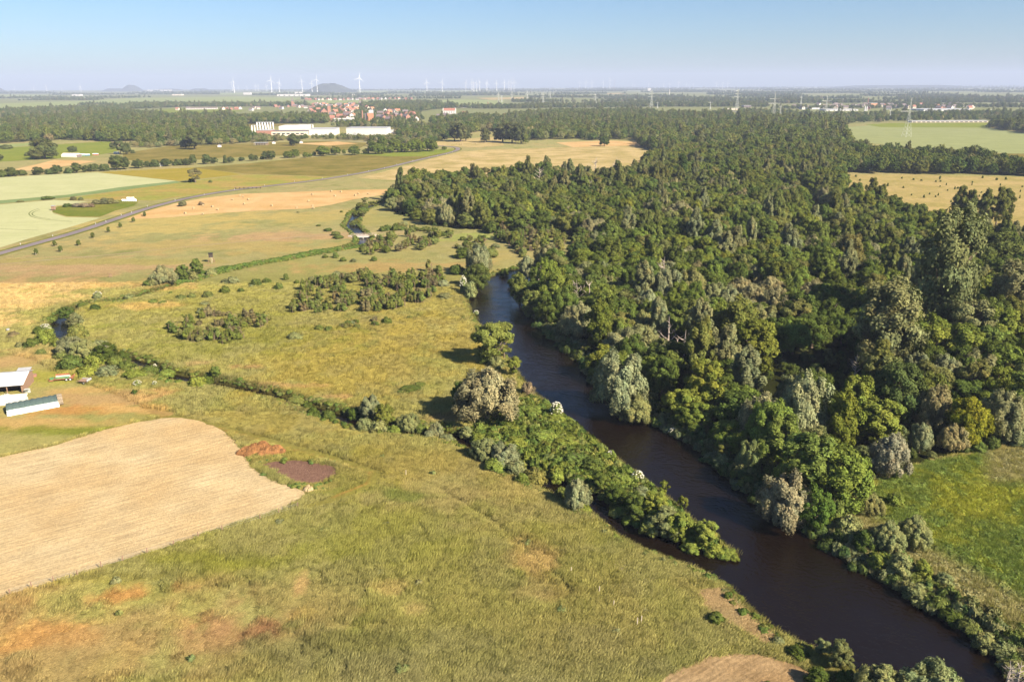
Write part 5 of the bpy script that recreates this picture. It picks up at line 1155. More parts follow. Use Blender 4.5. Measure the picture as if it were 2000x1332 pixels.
for k in range(4):
    for s in (-9.05, 8.95): MB().box(s, -12+k*7, 3, s+.12, -10+k*7, 8).build('window', GLASS, e)
e = bld('church', 572, 208, 'distant church with a grey pyramid spire above the trees', 'church', .2)
MB().prism([(-8, 0), (8, 0), (8, 10), (0, 20), (-8, 10)], -14, 14).build('nave', BRICK, e); MB().box(-4, -20, 0, 4, -14.2, 20).build('tower', BRICK, e); MB().add([(-4.4, -20.4, 20), (4.4, -20.4, 20), (4.4, -13.8, 20), (-4.4, -13.8, 20), (0, -17, 38)], [(0, 1, 4), (1, 2, 4), (2, 3, 4), (3, 0, 4), (3, 2, 1, 0)]).build('spire', ROOFD, e)
e = bld('manor_house', 878, 225, 'large white house with crow stepped gables and dark roof', 'manor', 1.57)
MB().prism([(-9, 0), (9, 0), (9, 12), (0, 18), (-9, 12)], -18, 18).build('wall', WHITE, e); MB().add([(-9.6, -16, 12), (0, -16, 18.4), (0, 16, 18.4), (-9.6, 16, 12), (9.6, -16, 12), (9.6, 16, 12)], [(0, 1, 2, 3), (1, 4, 5, 2)]).build('roof', ROOFR, e)
for s in (-1, 1):
    m = MB()
    for k in range(4): m.box(-9+2.1*k, min(s*16.5, s*18.3), 10+1.9*k, 9-2.1*k, max(s*16.5, s*18.3), 13.5+1.9*k-(k == 3)*.5)
    m.build('gable', WHITE, e)
for k in range(5): MB().box(-9.06, -14+k*6.5, 6, -8.9, -12+k*6.5, 9).build('window', GLASS, e); 
e = bld('long_roof_house', 868, 229, 'wide dark grey roofed hall in front of the white manor', 'hall', 1.5)
for nm, me_ in house_parts(40, 16, 4, 4, CREAM, ROOFD, 6): link(nm, me_, e)
def longhall(px, py, wpx, hpx, mat, label, dep=40, name='hall', roof=GREYM):
    u_ = upx(px, py); e = bld(name, px, py, label, 'hall'); w2 = wpx*u_/2; h = hpx*u_
    MB().box(-w2, 0, 0, w2, dep, h).build('wall', mat, e); MB().box(-w2-.6, -.6, h, w2+.6, dep+.6, h+.8).build('roof', roof, e)
    for k in range(max(2, int(wpx/9))): 
        x = -w2+(k+.5)*2*w2/max(2, int(wpx/9)); MB().box(x-.08*w2/2, -.2, h*.15, x+.08*w2/2, .1, h*.6).build('door', GLASS, e)
    return e
longhall(570, 188.5, 58, 3.6, WHITE, 'large white factory on the plain under the turbines', 120); longhall(582, 186.5, 12, 6, WHITE, 'white factory head house on the plain', 60); longhall(520, 185.5, 44, 1.6, WMET, 'low pale halls left of the white plain factory', 80)
longhall(622, 186.5, 44, 2.4, ROOFD, 'long dark hall right of the white plain factory', 80); longhall(482, 185.5, 13, 4, WHITE, 'white block with stepped top on the plain', 60); longhall(148, 188, 15, 3, WHITE, 'white hall far left on the plain', 60)
longhall(345, 187, 18, 2.2, CREAM, 'cream hall on the left plain', 60); longhall(310, 178.5, 45, 2.5, WHITE, 'long white slab far beyond the left hills', 80); longhall(706, 194.5, 20, 2, ROOFR, 'long red roofed barn behind the pale field', 30)
longhall(1292, 203.5, 12, 4.5, WHITE, 'white house block in the middle distance woods', 30); longhall(1268, 178, 6, 5, WHITE, 'tiny white silo block under the horizon', 30); longhall(1432, 215, 38, 2.5, CREAM, 'pale motorway screen beside the pylon', 12); longhall(1460, 210.5, 14, 3.5, ROOFD, 'dark roofed farm beside the pylon', 30)
longhall(1645, 217, 62, 2.4, WMET, 'white low halls below the far town', 60); longhall(1850, 217, 92, 2.6, WMET, 'long pale greenhouse roofs in the far town', 90); longhall(1708, 209, 15, 6.5, simple('orange_render', (.62, .30, .17), .8), 'orange apartment block in the far town', 30); longhall(1590, 214, 22, 2.5, WMET, 'white sheds left in the far town', 40)
longhall(1950, 195, 8, 5.5, WHITE, 'white tower block at the right edge of the far town', 25); longhall(1855, 239.5, 148, 2.5, CREAM, 'long pale gravel works wall at the field end', 20); longhall(1642, 246.5, 14, 4, BRICK, 'small reddish farm by the pylon field', 15); longhall(1030, 207, 60, 2.2, WHITE, 'white hall behind the middle village trees', 30)
longhall(905, 211, 40, 2.4, WHITE, 'white halls before the round pale field', 30); longhall(975, 210, 14, 3.6, WHITE, 'white sheds by the thin brick chimney', 20); longhall(690, 186.6, 4, 2, CREAM, 'tiny cream hut on the plain', 20)
def chimney(px, py, hpx, label, mat=BRICK, wd=1.0):
    u_ = upx(px, py); e = bld('chimney_stack', px, py, label, 'chimney'); h = hpx*u_; r = wd*u_
    MB().tube([(0, 0, 0), (0, 0, h)], [r, r*.65], 12).build('shaft', mat, e); MB().tube([(0, 0, h), (0, 0, h+r*.6)], r*.8, 12).build('rim', CONC, e)
chimney(953, 211, 11, 'thin red brick chimney behind the middle village'); chimney(1307, 189, 13, 'pale tall chimney in the distant woods', CONC); chimney(1695, 205, 13, 'red chimney left of the orange apartment block'); chimney(1995, 200, 8, 'small red chimney at the right edge')
for k, px in enumerate((1689, 1692.5)): chimney(px, 217.5, 9, ['left', 'right'][k]+' one of two white silos in the far town', WMET, 1.3)
# small farm shelters before the left wood
e = bld('farm_shelter', 140, 307, 'collapsed pale polytunnel on the green field', 'shed', .1)
n_ = 10; prof = [(-5+10*k/n_, 0) for k in (0,)]+[(5*math.cos(math.pi-math.pi*k/n_), 4.6*math.sin(math.pi*k/n_)) for k in range(n_+1)]
m = MB().prism(prof[1:], -10, 10); e.rotation_euler[2] = 1.4; m.build('cover', CREAM, e, False); MB().box(-4.4, -10.3, 0, 4.4, -10.05, 3).build('end_wall', ROOFD, e)
for px, c_, l_, h_ in [(126, GREYM, 'dark crates at the left end of the polytunnel', 2.4), (170, BLUEP, 'blue covered heap right of the polytunnel', 2), (160, simple('green_cover', (.2, .3, .28), .7), 'grey green covered stack beside the polytunnel', 2.6), (187, REDP, 'small red and white vehicle by the field yard', 2), (228, GREYM, 'green grey container by the single tree', 2.6)]:
    e = bld('covered_stack', px, 306.5-(px-130)*.055, l_, 'stack', .1); MB().box(-3.2, -1.3, 0, 3.2, 1.3, h_*.7).build('body', c_, e); MB().prism([(-1.3, h_*.7), (1.3, h_*.7), (.6, h_), (-.6, h_)], -3.2, 3.2).build('cover', WRAP, e).rotation_euler[2] = math.pi/2
e = bld('field_shelter', 509, 284, 'open grey field shelter at the wood edge', 'shed', .02); u = upx(509, 284)
for k in range(9): MB().box(-13*u+k*3.1*u, 0, 0, -12.4*u+k*3.1*u, .4, 3.2).build('post', WOODL, e)
MB().box(-13*u, -.6, 3.2, 13*u, 7, 3.6).build('roof', GREYM, e); MB().box(-13*u, 6.5, 0, 13*u, 6.9, 3.2).build('wall', RUST, e)
for px, py, l_ in [(535, 281, 'small open barn with white gable at the wood edge'), (429, 287.5, 'tiny white hut with a red roof edge on the pasture'), (588, 280, 'white box trailer by the round tree'), (314.5, 325, 'tiny white box in the hedgerow')]:
    e = bld('hut', px, py, l_, 'hut', .3)
    for nm, me_ in house_parts(7, 5, 2.6, 1.2, WHITE, ROOFD, 1)[:2]: link(nm, me_, e)
e = bld('farm_hut', 105, 411, 'brown box hide on the wheat field edge', 'hide'); MB().box(-1, -1, .6, 1, 1, 3).build('cabin', RUST, e)
for a in (-.8, .8):
    for b_ in (-.8, .8): MB().box(a-.08, b_-.08, 0, a+.08, b_+.08, .6).build('leg', RUST, e)
MB().box(-1.2, -1.2, 3, 1.2, 1.2, 3.15).build('roof', GREYM, e)

# wind turbines -------------------------------------------------------------
def turbine(px, py, top, where, near=False):
    g = G(px, py); u_ = depth(g)/F; hub = (py-top)*u_*.78; br = hub*.42
    e = empty('wind_turbine', z0(g), random.uniform(-.5, .5))
    k = 1.05 if u_ < 6 else 1.4
    MB().tube([(0, 0, 0), (0, 0, hub)], [hub*.023*k, hub*.012*k], 10).build('tower', TURB, e)
    MB().box(-hub*.013*k, -hub*.05, hub-hub*.012, hub*.013*k, hub*.06, hub+hub*.022).build('nacelle', TURB, e)
    MB().tube([(0, -hub*.05, hub+hub*.005), (0, -hub*.075, hub+hub*.005)], [hub*.018, hub*.008], 8).build('hub', TURB, e)
    a0 = random.uniform(-.35, .35)
    for j in range(3):
        a = a0+math.pi/2+j*2.0944; c_, s_ = math.cos(a), math.sin(a); w_ = hub*.014*k; y = -hub*.062; zc = hub*1.005
        pts = [(.03, .45), (.16, 1.0), (.5, .75), (1.0, .2)]
        m = MB(); v = []
        for t_, f_ in pts:
            for sx, sy in ((-1, 0), (0, .35), (1, 0), (0, -.35)): v.append((c_*br*t_-s_*w_*f_*sx, y+w_*f_*sy, zc+s_*br*t_+c_*w_*f_*sx))
        f = []
        for i in range(3):
            for q_ in range(4): f.append((i*4+q_, i*4+(q_+1) % 4, (i+1)*4+(q_+1) % 4, (i+1)*4+q_))
        f += [(3, 2, 1, 0), (12, 13, 14, 15)]; m.add(v, f); m.build('blade', TURB, e)
    reg(e, 'white wind turbine', where, 'wind turbine', 'wind turbines on the horizon')
for a in [(458, 182, 155), (531, 181, 152), (546, 181, 158), (591, 182, 153), (610, 183, 159), (620, 182, 150), (703, 180, 147)]: turbine(*a, 'of the near group round the dark hill')
for a in [(834, 180, 157), (864, 180, 157), (910, 181, 158), (922, 180, 157), (925.5, 180, 157), (931, 179, 159), (937, 180, 156), (951, 179, 159), (970, 179, 159), (985, 179, 158), (994, 180, 159), (998, 180, 156), (1004, 180, 157)]: turbine(*a, 'of the row above the middle village')
for a in [(1132, 174.5, 158), (1144, 174.5, 158), (1156, 174.5, 158), (1178, 174.5, 158), (1191, 175, 153), (1267, 173.5, 162), (1296, 173.5, 162), (1307, 173.5, 163), (1325, 173.5, 159), (1340, 173, 163), (1345, 173, 164), (1354, 173, 164), (1399, 173.5, 160), (1411, 173.5, 160), (1421, 174, 160), (1235, 173, 165), (1240, 173, 165), (1475, 172.5, 167)]: turbine(*a, 'on the central horizon')
for a in [(29, 178.5, 168), (67, 178.5, 167), (92, 180, 166), (61, 178, 171), (121, 179, 171), (159, 180, 166), (157, 178.5, 168), (212, 178, 169), (244, 178, 168), (255, 178.5, 168), (454, 178, 162), (499, 177.5, 166), (505, 177.5, 166), (521, 177.5, 166), (466, 177.5, 167), (483, 177.5, 168), (5, 178.5, 171)]: turbine(*a, 'on the left horizon')
e = bld('crane', 1597, 0+175, 'thin red lattice crane beside the last turbine of the central horizon', 'crane'); e.location = z0(G(1199, 175)); u = upx(1199, 175)
MB().tube([(0, 0, 0), (2*u, 0, 20*u)], [.25*u, .15*u], 4).build('boom', REDP, e); MB().box(-.6*u, -u, 0, .6*u, u, .6*u).build('base', REDP, e)

# pylons ---------------------------------------------------------------------
def pylon(px, py, top, label, arms=(.62, .76, .9), aw=.2):
    g = G(px, py); u_ = depth(g)/F; h = (py-top)*u_*1.02; e = empty('power_pylon', z0(g), .25); b = .085*h; t_ = max(.16, .16*u_*1.2)
    def hw(z): return b*(1-.86*min(1, z/(h*.62))) if z < h*.62 else b*.14*(1.4-z/h)
    m = MB(); zs = [0, .1, .2, .3, .4, .5, .58, .66, .74, .82, .9, 1.0]
    for i in range(len(zs)-1):
        a, c = zs[i]*h, zs[i+1]*h; ra, rc = hw(a)+.15, hw(c)+.15; Q = [(1, 1), (1, -1), (-1, -1), (-1, 1)]
        for k in range(4):
            s, s2 = Q[k], Q[(k+1) % 4]
            m.tube([(s[0]*ra, s[1]*ra, a), (s[0]*rc, s[1]*rc, c)], t_*.8, 4, False)
            m.tube([(s[0]*ra, s[1]*ra, a), (s2[0]*rc, s2[1]*rc, c)], t_*.45, 3, False); m.tube([(s2[0]*ra, s2[1]*ra, a), (s[0]*rc, s[1]*rc, c)], t_*.45, 3, False)
    m.build('lattice_mast', GALV, e)
    for i, az in enumerate(arms):
        L_ = h*aw*(1.15-.25*i); z_ = az*h; q_ = MB()
        for s in (-1, 1):
            for yy in (-.4, .4): q_.tube([(s*.3, yy, z_-.022*h), (s*L_, 0, z_)], t_*.6, 3); q_.tube([(s*.3, yy, z_+.012*h), (s*L_, 0, z_+.002*h)], t_*.6, 3)
            for f_ in (.25, .5, .75): q_.tube([(s*L_*f_, 0, z_-.02*h*(1-f_)), (s*L_*(f_-.15), 0, z_+.012*h)], t_*.4, 3)
        q_.build('crossarm', GALV, e)
        for s in (-.95, .95, -.55, .55): MB().tube([(s*L_, 0, z_-.002*h), (s*L_, 0, z_-.045*h)], t_*.5, 4).build('insulator', GLASS, e)
    setp(e, label, 'pylon', 'lattice power pylons')
for a in [(1770, 268, 196, 'nearest pylon, standing alone in the pale green field', (.66,), .25), (1439, 212, 177, 'four armed pylon beside the motorway screen'), (1510, 234, 184, 'pylon in front of the dark water strip', (.6, .76), .25), (1612, 228, 187, 'pylon behind the tallest poplar grove', (.7,), .22), (1387, 214, 200, 'small pylon left of the four armed one', (.9,), .3),
          (1523, 233, 207, 'slim small pylon right of a tall one', (.85,), .1), (1272, 211, 178, 'pylon above the middle woods'), (1284, 212, 200, 'small pylon right of the middle woods pylon', (.85,), .2), (1564, 206, 189, 'faint pylon above the far woods', (.85,), .2), (974, 202, 182, 'pylon on the round pale field'), (980, 200, 187, 'small pylon beside the one on the round pale field'), (1000, 196, 180, 'faint pylon behind the turbine row'), (1030, 193, 179, 'second faint pylon behind the turbine row'), (1061, 204, 182, 'faint pylon left of the middle woods'), (1075, 192, 180, 'distant faint pylon right of the turbine row'), (1163, 206, 185, 'pylon above the centre of the plain'), (1178, 206, 198, 'tiny pylon at the centre of the plain'), (1738, 231, 216, 'small pylon left of the nearest one', (.9,), .2), (1935, 226, 214, 'small pylon at the right', (.9,), .2)]:
    pylon(*a)

# bales, road posts, saplings, hide, bridge ------------------------------------------
m = MB(); m.tube([(0, -.75, .8), (0, .75, .8)], .8, 18); BAL = m.me('hay_bale', HAYB)
def bale(px, py, where):
    g = G(px, py); o = link('hay_bale', BAL); o.location = (g[0], g[1], .03); o.rotation_euler = (0, 0, random.random()*3.14); o.scale = (.78, .78, .78)
    reg(o, 'round straw bale', where, 'hay bale', 'round bales on the mown field')
for a in [(469, 384), (475, 386), (454, 391), (485, 391.5), (477, 400), (531, 403), (415, 405), (425, 411), (580, 407), (612, 408), (611, 403), (603, 394.5), (610, 381), (647, 375), (654, 384), (666, 376), (694, 383), (700, 380), (719, 380), (279, 420), (362, 418), (396, 420), (397, 403), (378, 408)]:
    bale(a[0], a[1], 'on the pinkish hay field below the road')
for a in [(866, 285.5), (879, 284.5), (893, 283.8), (899, 283.5), (903, 283), (929, 281.5)]: bale(a[0], a[1], 'on the small hay field by the road bend')
for k, (px, dz, dy) in enumerate([(240, 0, 0), (243.5, 0, 0), (247, 0, 0), (250.5, 0, 0), (254, 0, 0), (257.5, 0, 0), (261, 0, 0), (264.5, 0, 0), (250, 1, 0), (253.5, 1, 0), (257, 1, 0), (260.5, 1, 0), (251, 0, 3), (255, 0, 3), (259, 0, 3)]):
    g = G(px, 393.5); m = MB(); m.tube([(0, 0, 0), (0, 0, 1.5)], .82, 14); o = m.build('wrapped_bale', WRAP, None, True); o.location = (g[0], g[1]+dy, dz*1.5)
    reg(o, 'white wrapped bale', ['in the lower row of the white stack', 'on top of the white stack'][dz] if not dy else 'in the rear row of the white stack', 'silage bale', 'white wrapped bales stacked by the wheat')
POST = MB().box(-.12, -.07, 0, .12, .07, 1.1).me('post', WHITE); BAND = MB().box(-.125, -.075, .8, .125, .075, .95).me('reflector_band', TYRE)
for k, (px, py) in enumerate([(103, 462), (40, 478), (187, 438), (207, 434), (237, 421), (257, 416), (288, 404), (342, 392), (399, 381), (458, 371), (517, 363), (575, 355.5), (630, 349.5), (679, 342), (720, 334.5), (751, 329.5), (775, 322), (806, 315), (838, 308), (855, 305), (872, 302), (884, 298.5)]):
    g = G(px, py); e = empty('road_post', z0(g)); link('post', POST, e); link('reflector_band', BAND, e); reg(e, 'white delineator post', 'along the country road', 'road post', 'delineator posts along the road')
for px, py in [(71, 498), (107, 481), (119, 492), (154, 480), (182, 465), (212, 454), (235, 445), (261, 434), (283, 423)]:
    g = G(px, py); o = tree('alder', g[0], g[1], 3.2, 1.0, (.10, .12, .03)); o.name = 'sapling'
    for s in (-1, 1): MB().box(s*.18-.02, -.02, 0, s*.18+.02, .02, .5).build('stake', WOODL, o)
    reg(o, 'young planted tree with stake', 'on the dry meadow below the road', 'sapling', 'staked saplings on the meadow')
g = G(413, 512); e = empty('hunting_stand', z0(g), .3); setp(e, 'dark wooden raised hunting hide on splayed legs in the meadow', 'hunting stand')
MB().box(-.9, -.9, 2.4, .9, .9, 4.2).build('cabin', simple('black_wood', (.06, .05, .045), .9), e); MB().box(-1.1, -1.1, 4.2, 1.1, 1.1, 4.35).build('roof', TYRE, e)
for a in (-1, 1):
    for b_ in (-1, 1): MB().tube([(a*1.5, b_*1.3, 0), (a*.8, b_*.8, 2.4)], .09, 5).build('leg', RUST, e)
m = MB(); m.tube([(.1, -2.2, 0), (.1, -.95, 2.5)], .05, 4); m.tube([(.6, -2.2, 0), (.6, -.95, 2.5)], .05, 4)
for k in range(7): m.tube([(.1, -2.2+k*.18, .35*k), (.6, -2.2+k*.18, .35*k)], .03, 4)
m.build('ladder', WOODL, e); m = MB(); m.tube([(-1.4, -1.2, .2), (1.0, -1.0, 1.9)], .05, 4); m.tube([(1.4, -1.2, .2), (-1.0, -1.0, 1.9)], .05, 4); m.build('brace', RUST, e)
g = G(710, 461); e = empty('bridge', z0(g), math.radians(4)); setp(e, 'small concrete farm bridge with pale railings over the stream', 'bridge'); u = upx(710, 461)
MB().box(-8.5, -1.8, -.25, 8.5, 1.8, .12).build('deck', simple('bridge_deck', (.40, .33, .28), .9), e); MB().box(-7, -2.05, -.5, 7, -1.81, .2).build('edge_beam', CONC, e); MB().box(-7, 1.81, -.5, 7, 2.05, .2).build('edge_beam', CONC, e)
MB().box(-.3, -1.9, -2, .3, 1.9, -.26).build('pier', CONC, e)
for s in (-1, 1): MB().box(s*5.6-.4, -2.2, -2, s*5.6+.4, 2.2, -.27).build('abutment', CONC, e)
for y in (-1.95, 1.95):
    m = MB()
    for k in range(8): m.box(-7+2*k-.04, y-.04, .2, -7+2*k+.04, y+.04, 1.1)
    m.box(-7.1, y-.05, 1.05, 7.1, y+.05, 1.15); m.box(-7.1, y-.03, .6, 7.1, y+.03, .66); m.build('railing', WOODL, e)
g = G(485, 369); e = empty('feed_rack', z0(g), math.radians(8)); setp(e, 'long dark timber rack beside the road and the hay field', 'timber rack')
for k in range(7): MB().box(-10+3.3*k-.12, -.6, 0, -10+3.3*k+.12, .6, 1.3).build('post', TYRE, e)
MB().box(-11, -.7, 1.3, 11, .7, 1.6).build('rail', RUST, e)
g = G(216, 542); e = empty('meadow_post', z0(g)); setp(e, 'short dark double post in the dry meadow', 'post'); MB().box(-.5, -.1, 0, -.3, .1, 1.4).build('post', RUST, e); MB().box(.3, -.1, 0, .5, .1, 1.4).build('post', RUST, e); MB().box(-.55, -.12, 1.4, .55, .12, 1.55).build('rail', RUST, e)

# fence round the mown field
FPX = [(20, 1163), (63, 1150), (106, 1139), (152, 1126), (198, 1110), (240, 1098), (288, 1083), (340, 1067), (388, 1051), (435, 1037), (508, 1015), (545, 1004), (582, 993)]
g0 = G(*FPX[0]); e = empty('wire_fence', z0(g0)); setp(e, 'thin wire fence on dark wooden posts at the mown field edge', 'fence'); pts = [G(*p_)-g0 for p_ in FPX]
for p_ in pts: MB().tube([(p_[0], p_[1], 0), (p_[0]+random.uniform(-.1, .1), p_[1], 1.35+random.uniform(-.1, .2))], .09, 6).build('post', RUST, e)
m = MB()
for i in range(len(pts)-1):
    for z_ in (.5, .9, 1.2): m.tube([(pts[i][0], pts[i][1], z_), (pts[i+1][0], pts[i+1][1], z_)], .012, 3, False)
m.build('wire', GALV, e)
for px, py in [(1115, 1122), (1170, 1160), (1198, 1188), (1244, 1222), (1252, 1218), (793, 930)]:
    g = G(px, py); o = MB().tube([(0, 0, 0), (.05, 0, 1.5)], .07, 6).build('fence_post', WOODL); o.location = z0(g); reg(o, 'thin bleached post', 'in the near tall meadow', 'post', 'posts in the near meadow')

# farmyard -----------------------------------------------------------------------
def frame(px, py, deg): 
    g = G(px, py); return z0(g), math.radians(deg)
l0, rz = frame(46, 767, 14); e = empty('barn', l0, rz); setp(e, 'long open barn with a bright white metal roof at the left edge', 'barn')
LB = 24
def slab(x0, x1, y0, za, y1, zb, t_=.12): return MB().add([(x0, y0, za), (x1, y0, za), (x1, y1, zb), (x0, y1, zb), (x0, y0, za-t_), (x1, y0, za-t_), (x1, y1, zb-t_), (x0, y1, zb-t_)], [(0, 1, 2, 3), (7, 6, 5, 4), (0, 4, 5, 1), (1, 5, 6, 2), (2, 6, 7, 3), (3, 7, 4, 0)])
slab(-LB, .5, -.6, 2.6, 5.6, 4.3).build('roof', WMET, e); slab(-LB, .2, 5.62, 4.3, 10, 3.2).build('rear_roof', GREYM, e)
MB().box(-LB, 9.4, 0, -.1, 9.6, 3.1).build('rear_wall', RUST, e); MB().add([(-.12, 0, 0), (-.12, 9.4, 0), (-.12, 9.4, 3.1), (-.12, 5.6, 4.1), (-.12, 0, 2.5), (.02, 0, 0), (.02, 9.4, 0), (.02, 9.4, 3.1), (.02, 5.6, 4.1), (.02, 0, 2.5)], [(4, 3, 2, 1, 0), (5, 6, 7, 8, 9), (0, 1, 6, 5), (1, 2, 7, 6), (2, 3, 8, 7), (3, 4, 9, 8), (4, 0, 5, 9)]).build('end_wall', RUST, e)
for k in range(7): MB().box(-.35-k*3.6, -.1, 0, -.15-k*3.6, .1, 2.45).build('post', RUST, e)
MB().box(-LB, -.12, 2.1, -.3, -.02, 2.4).build('beam', WOODL, e); MB().box(-LB, 3.5, 0, -.3, 3.7, 2.6).build('shade_panel', simple('opening_shade', (.09, .06, .04), .9), e)  # dark panel stands in for the shade inside the open front
l0, rz = frame(57, 741, 14); e = empty('lean_to_shed', l0, rz); setp(e, 'small grey roofed open shed against the right end of the barn', 'shed')
slab(-3.4, .1, -.2, 2.1, 3.6, 2.6).build('roof', GREYM, e)
for x, y in ((-3.2, 0), (-.1, 0), (-.1, 3.3), (-3.2, 3.3)): MB().box(x-.08, y-.08, 0, x+.08, y+.08, 2.0).build('post', RUST, e)
MB().box(-3.2, 3.35, 0, 0, 3.45, 2.3).build('wall', RUST, e)
l0, rz = frame(60, 737, 14); e = empty('brick_stack', l0, rz); setp(e, 'low stack of reddish blocks right of the small shed', 'stack'); MB().box(0, 0, 0, 1.4, .9, .7).build('blocks', BRICK, e); MB().box(-.05, -.05, .7, 1.3, .95, .85).build('top_layer', RUST, e)
l0, rz = frame(5, 792, 14); e = empty('low_shed', l0, rz); setp(e, 'low shed with a cream white roof between barn and covered bales', 'shed')
slab(-2, 5.6, -.1, 1.3, 2.5, 2.0).build('roof', CREAM, e); MB().box(-1.9, 0, 0, 5.5, 2.3, 1.15).build('wall', WHITE, e)
# row of silage bales under a green net and white sheet
a_, b2 = G(14, 812), G(122, 792); dv = b2-a_; LN = float(np.hypot(dv[0], dv[1])); e = empty('covered_bale_row', z0(a_), math.atan2(dv[1], dv[0])); setp(e, 'long row of silage bales under grey green net and white sheet', 'covered bales')
rg = np.random.default_rng(2); nx_ = 60; prof = [(-.5, 0), (-.2, .45), (0, .85), (.45, 1.25), (1.1, 1.6), (2.2, 1.85), (3.4, 1.9), (4.6, 1.8), (5.4, 1.4), (5.8, .8), (5.9, 0)]
V = []; np_ = len(prof)
for i in range(nx_+1):
    x = LN*.94*i/nx_; bul = abs(math.sin(math.pi*x/1.35))
    for j, (y, z_) in enumerate(prof):
        s = 1-.10*(1-bul)*(1 if 0 < j < np_-1 else .3); V.append((x+rg.normal()*.03, 2.1+(y-2.1)*s*(1+.02*math.sin(x*2.3)), max(0, z_*(.95+.05*bul)+rg.normal()*.025)))
def strip(j0, j1, nm, mat, off=0):
    f = []; vv = [(x, y+off*(-1 if y < 2 else 0), z_+off) for x, y, z_ in V]
    for i in range(nx_):
        for j in range(j0, j1): f.append((i*np_+j, (i+1)*np_+j, (i+1)*np_+j+1, i*np_+j+1))
    link(nm, mesh(nm, vv, f, mat, True), e)
strip(0, 3, 'white_sheet', WRAP); strip(3, np_-1, 'net_cover', NET, .02)
strip(2, 3, 'grey_sheet', simple('grey_film', (.42, .47, .46), .5, var=.15, scale=2), .045)
for y, z_ in ((.8, .7), (2.5, .7), (4.2, .7), (1.6, 1.5), (3.4, 1.5)):
    MB().tube([(LN*.93, y, z_), (LN*.93+1.2, y, z_)], .72, 14).build('end_bale', simple('old_bale', (.22, .18, .13), .95, var=.3, scale=4) if (y == .8 and z_ == .7) else bpy.data.materials['old_bale'], e)
# machines in the yard
g = G(125, 742); e = empty('hay_trailer', z0(g), math.radians(14)); setp(e, 'red farm machine with green and pale decks and white wheels', 'farm machine')
MB().box(-2.4, -1.0, .55, 2.8, 1.0, .75).build('chassis', REDP, e); MB().box(-1.9, -.95, .76, 1.7, -.35, 1.15).build('deck', GRNP, e); MB().box(-1.9, -.3, .76, 1.8, .2, 1.35).build('deck', CREAM, e); MB().box(-1.9, .25, .76, 1.2, .8, 1.2).build('deck', simple('moss_green', (.22, .27, .14), .8), e)
MB().box(-2.2, .85, .76, 1.4, 1.05, 1.6).build('side_board', REDP, e); m = MB(); m.tube([(1.9, -.95, .8), (2.9, -.5, 1.3), (2.9, .5, 1.3), (1.9, .95, .8)], .12, 6); m.build('rear_hoop', REDP, e); MB().box(-3.4, -.7, .5, -2.3, -.2, 1.1).build('front_housing', GRNP, e)
MB().tube([(-2.4, 0, .6), (-4.2, 0, .5)], .1, 6).build('drawbar', REDP, e); MB().box(-3.6, -1.1, .3, -2.5, -.8, .5).build('side_arm', REDP, e)
for x in (1.0, 2.0):
    for y in (-1.12, 1.12):
        w_ = MB().tube([(x, y-.12, .42), (x, y+.12, .42)], .42, 14).build('wheel', TYRE, e); MB().tube([(x, y-.14, .42), (x, y+.14, .42)], .24, 10).build('rim', WHITE, w_)
g = G(167, 748); e = empty('flat_trailer', z0(g), math.radians(-8)); setp(e, 'small rusty brown flat trailer with a bent grey tailboard', 'trailer')
MB().box(-1.5, -1.0, .75, 1.2, 1.0, .9).build('bed', RUST, e); MB().box(1.2, -1.0, .8, 1.35, 1.0, 1.4).build('tailboard', GREYM, e); MB().box(-1.5, 1.01, .8, 1.2, 1.12, 1.15).build('side_board', GREYM, e); MB().tube([(-1.5, 0, .7), (-2.8, 0, .5)], .06, 5).build('drawbar', RUST, e)
for y in (-1.1, 1.1): 
    w_ = MB().tube([(.3, y-.1, .38), (.3, y+.1, .38)], .38, 14).build('wheel', TYRE, e); MB().tube([(.3, y-.12, .38), (.3, y+.12, .38)], .2, 10).build('rim', GREYM, w_)
g = G(54, 768); e = empty('wire_cage', z0(g), .2); setp(e, 'small grey wire cage beside the covered bales', 'cage'); 
for i in range(5): MB().box(-.6+.3*i-.02, -.5, 0, -.6+.3*i+.02, -.46, 1.2).build('bar', GALV, e); 
MB().box(-.62, -.52, 1.2, .62, .5, 1.26).build('top', GALV, e); MB().box(-.62, .46, 0, .62, .5, 1.2).build('back_panel', GALV, e)
g = G(16, 647); o = MB().tube([(0, 0, 0), (0, 0, .9)], .5, 12).build('water_butt', GREYM); o.location = z0(g); setp(o, 'small grey tub at the left edge beside the meadow path', 'tub')
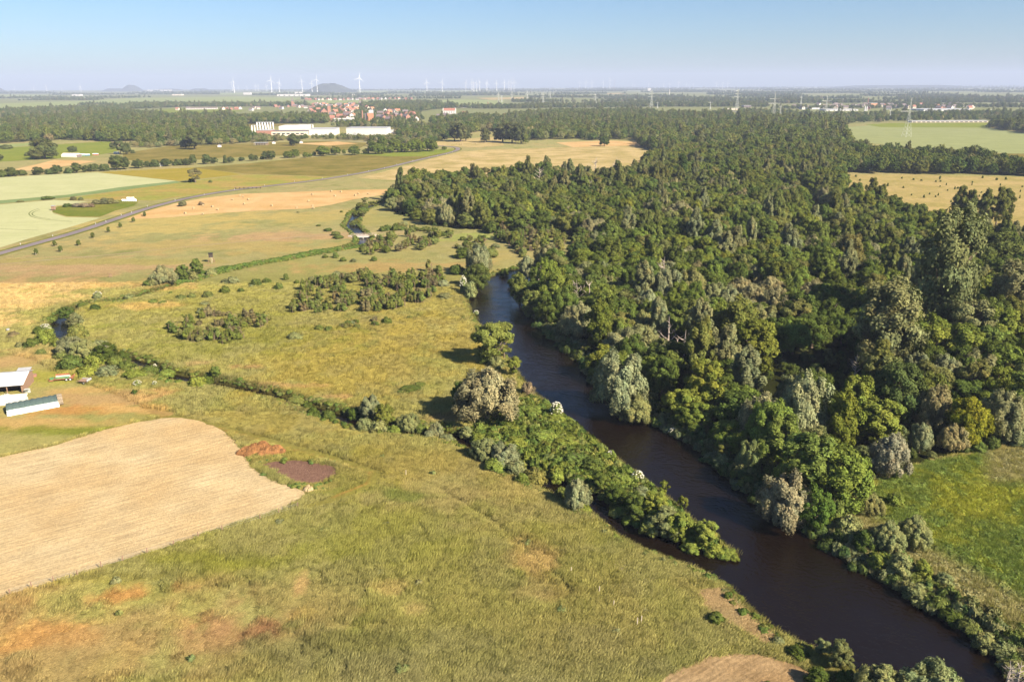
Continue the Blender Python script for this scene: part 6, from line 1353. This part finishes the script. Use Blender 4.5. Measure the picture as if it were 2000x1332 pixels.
# manure heap
g = G(513, 884); rg = np.random.default_rng(9); n1_ = 70; V = []; f = []
hl = [(-3.6, .3, 2.0, 1.2), (-1.8, .6, 2.1, 1.8), (-.2, 1.1, 1.9, 2.2), (1.2, .2, 2.0, 1.5), (3.0, .4, 1.9, 1.5), (4.2, 0, 1.3, .9), (-2.6, -.8, 1.6, 1.1), (.6, -1.2, 1.7, 1.0), (2.4, -1.0, 1.3, .8), (-4.8, -.2, 1.2, .8)]
for i in range(n1_+1):
    for j in range(n1_+1):
        x = -7+14*i/n1_; y = -4+8*j/n1_; h = 0
        for a, b_, r_, hh in hl:
            q_ = ((x-a)**2+(y-b_)**2)/r_**2
            if q_ < 1: h = max(h, hh*(1-q_)**.6)
        V.append((x, y, (h*(1+.25*(rg.random()-.5))+.12*rg.random() if h > .05 else -.06)))
for i in range(n1_):
    for j in range(n1_): f.append((i*(n1_+1)+j, (i+1)*(n1_+1)+j, (i+1)*(n1_+1)+j+1, i*(n1_+1)+j+1))
o = link('manure_heap', mesh('manure_heap', V, f, MAN)); o.location = z0(g); setp(o, 'orange brown lumpy manure heap beside the bare soil patch', 'manure heap')
g = G(603, 957); o = link('straw_heap', bpy.data.meshes['manure_heap'].copy()); o.data.materials.clear(); o.data.materials.append(HAYB); o.location = z0(g); o.scale = (.18, .3, .5); setp(o, 'tiny pale straw heap at the tip of the mown field', 'straw heap')
# fallen timber on the near bank
g = G(1225, 1113); rg = np.random.default_rng(4); m = MB()
for k in range(90):
    x = rg.uniform(-1, 6.5); y = -x*.75+rg.normal()*.45; a = rg.random()*6.28; l_ = rg.uniform(.3, 1.1); m.tube([(x, y, .1+.3*rg.random()), (x+l_*math.cos(a), y+l_*math.sin(a), .15+.35*rg.random())], .06+.06*rg.random(), 5)
o = m.build('brushwood_heap', simple('brushwood', (.30, .23, .19), .9, var=.3, scale=3)); o.location = (g[0]-3, g[1]+1, 0); setp(o, 'long low heap of grey brown brushwood on the near bank', 'brushwood')

# ------------------------------------------------------------------ haze: the air between here and the horizon
hz = MB().box(-20600, -2000, -4, 20600, 20600, 330); o = link('haze', mesh('haze', hz.v, hz.f)); m_ = bpy.data.materials.new('haze'); m_.use_nodes = True; t = m_.node_tree
for n in list(t.nodes): t.nodes.remove(n)
pv = nd(t, 'ShaderNodeVolumePrincipled'); pv.inputs['Color'].default_value = (.62, .73, 1.0, 1); pv.inputs['Density'].default_value = 8e-5; pv.inputs['Anisotropy'].default_value = .0
mo = nd(t, 'ShaderNodeOutputMaterial'); t.links.new(pv.outputs[0], mo.inputs['Volume']); o.data.materials.append(m_); setp(o, 'thin pale haze over the whole plain', None, None, 'stuff')
finish_labels()
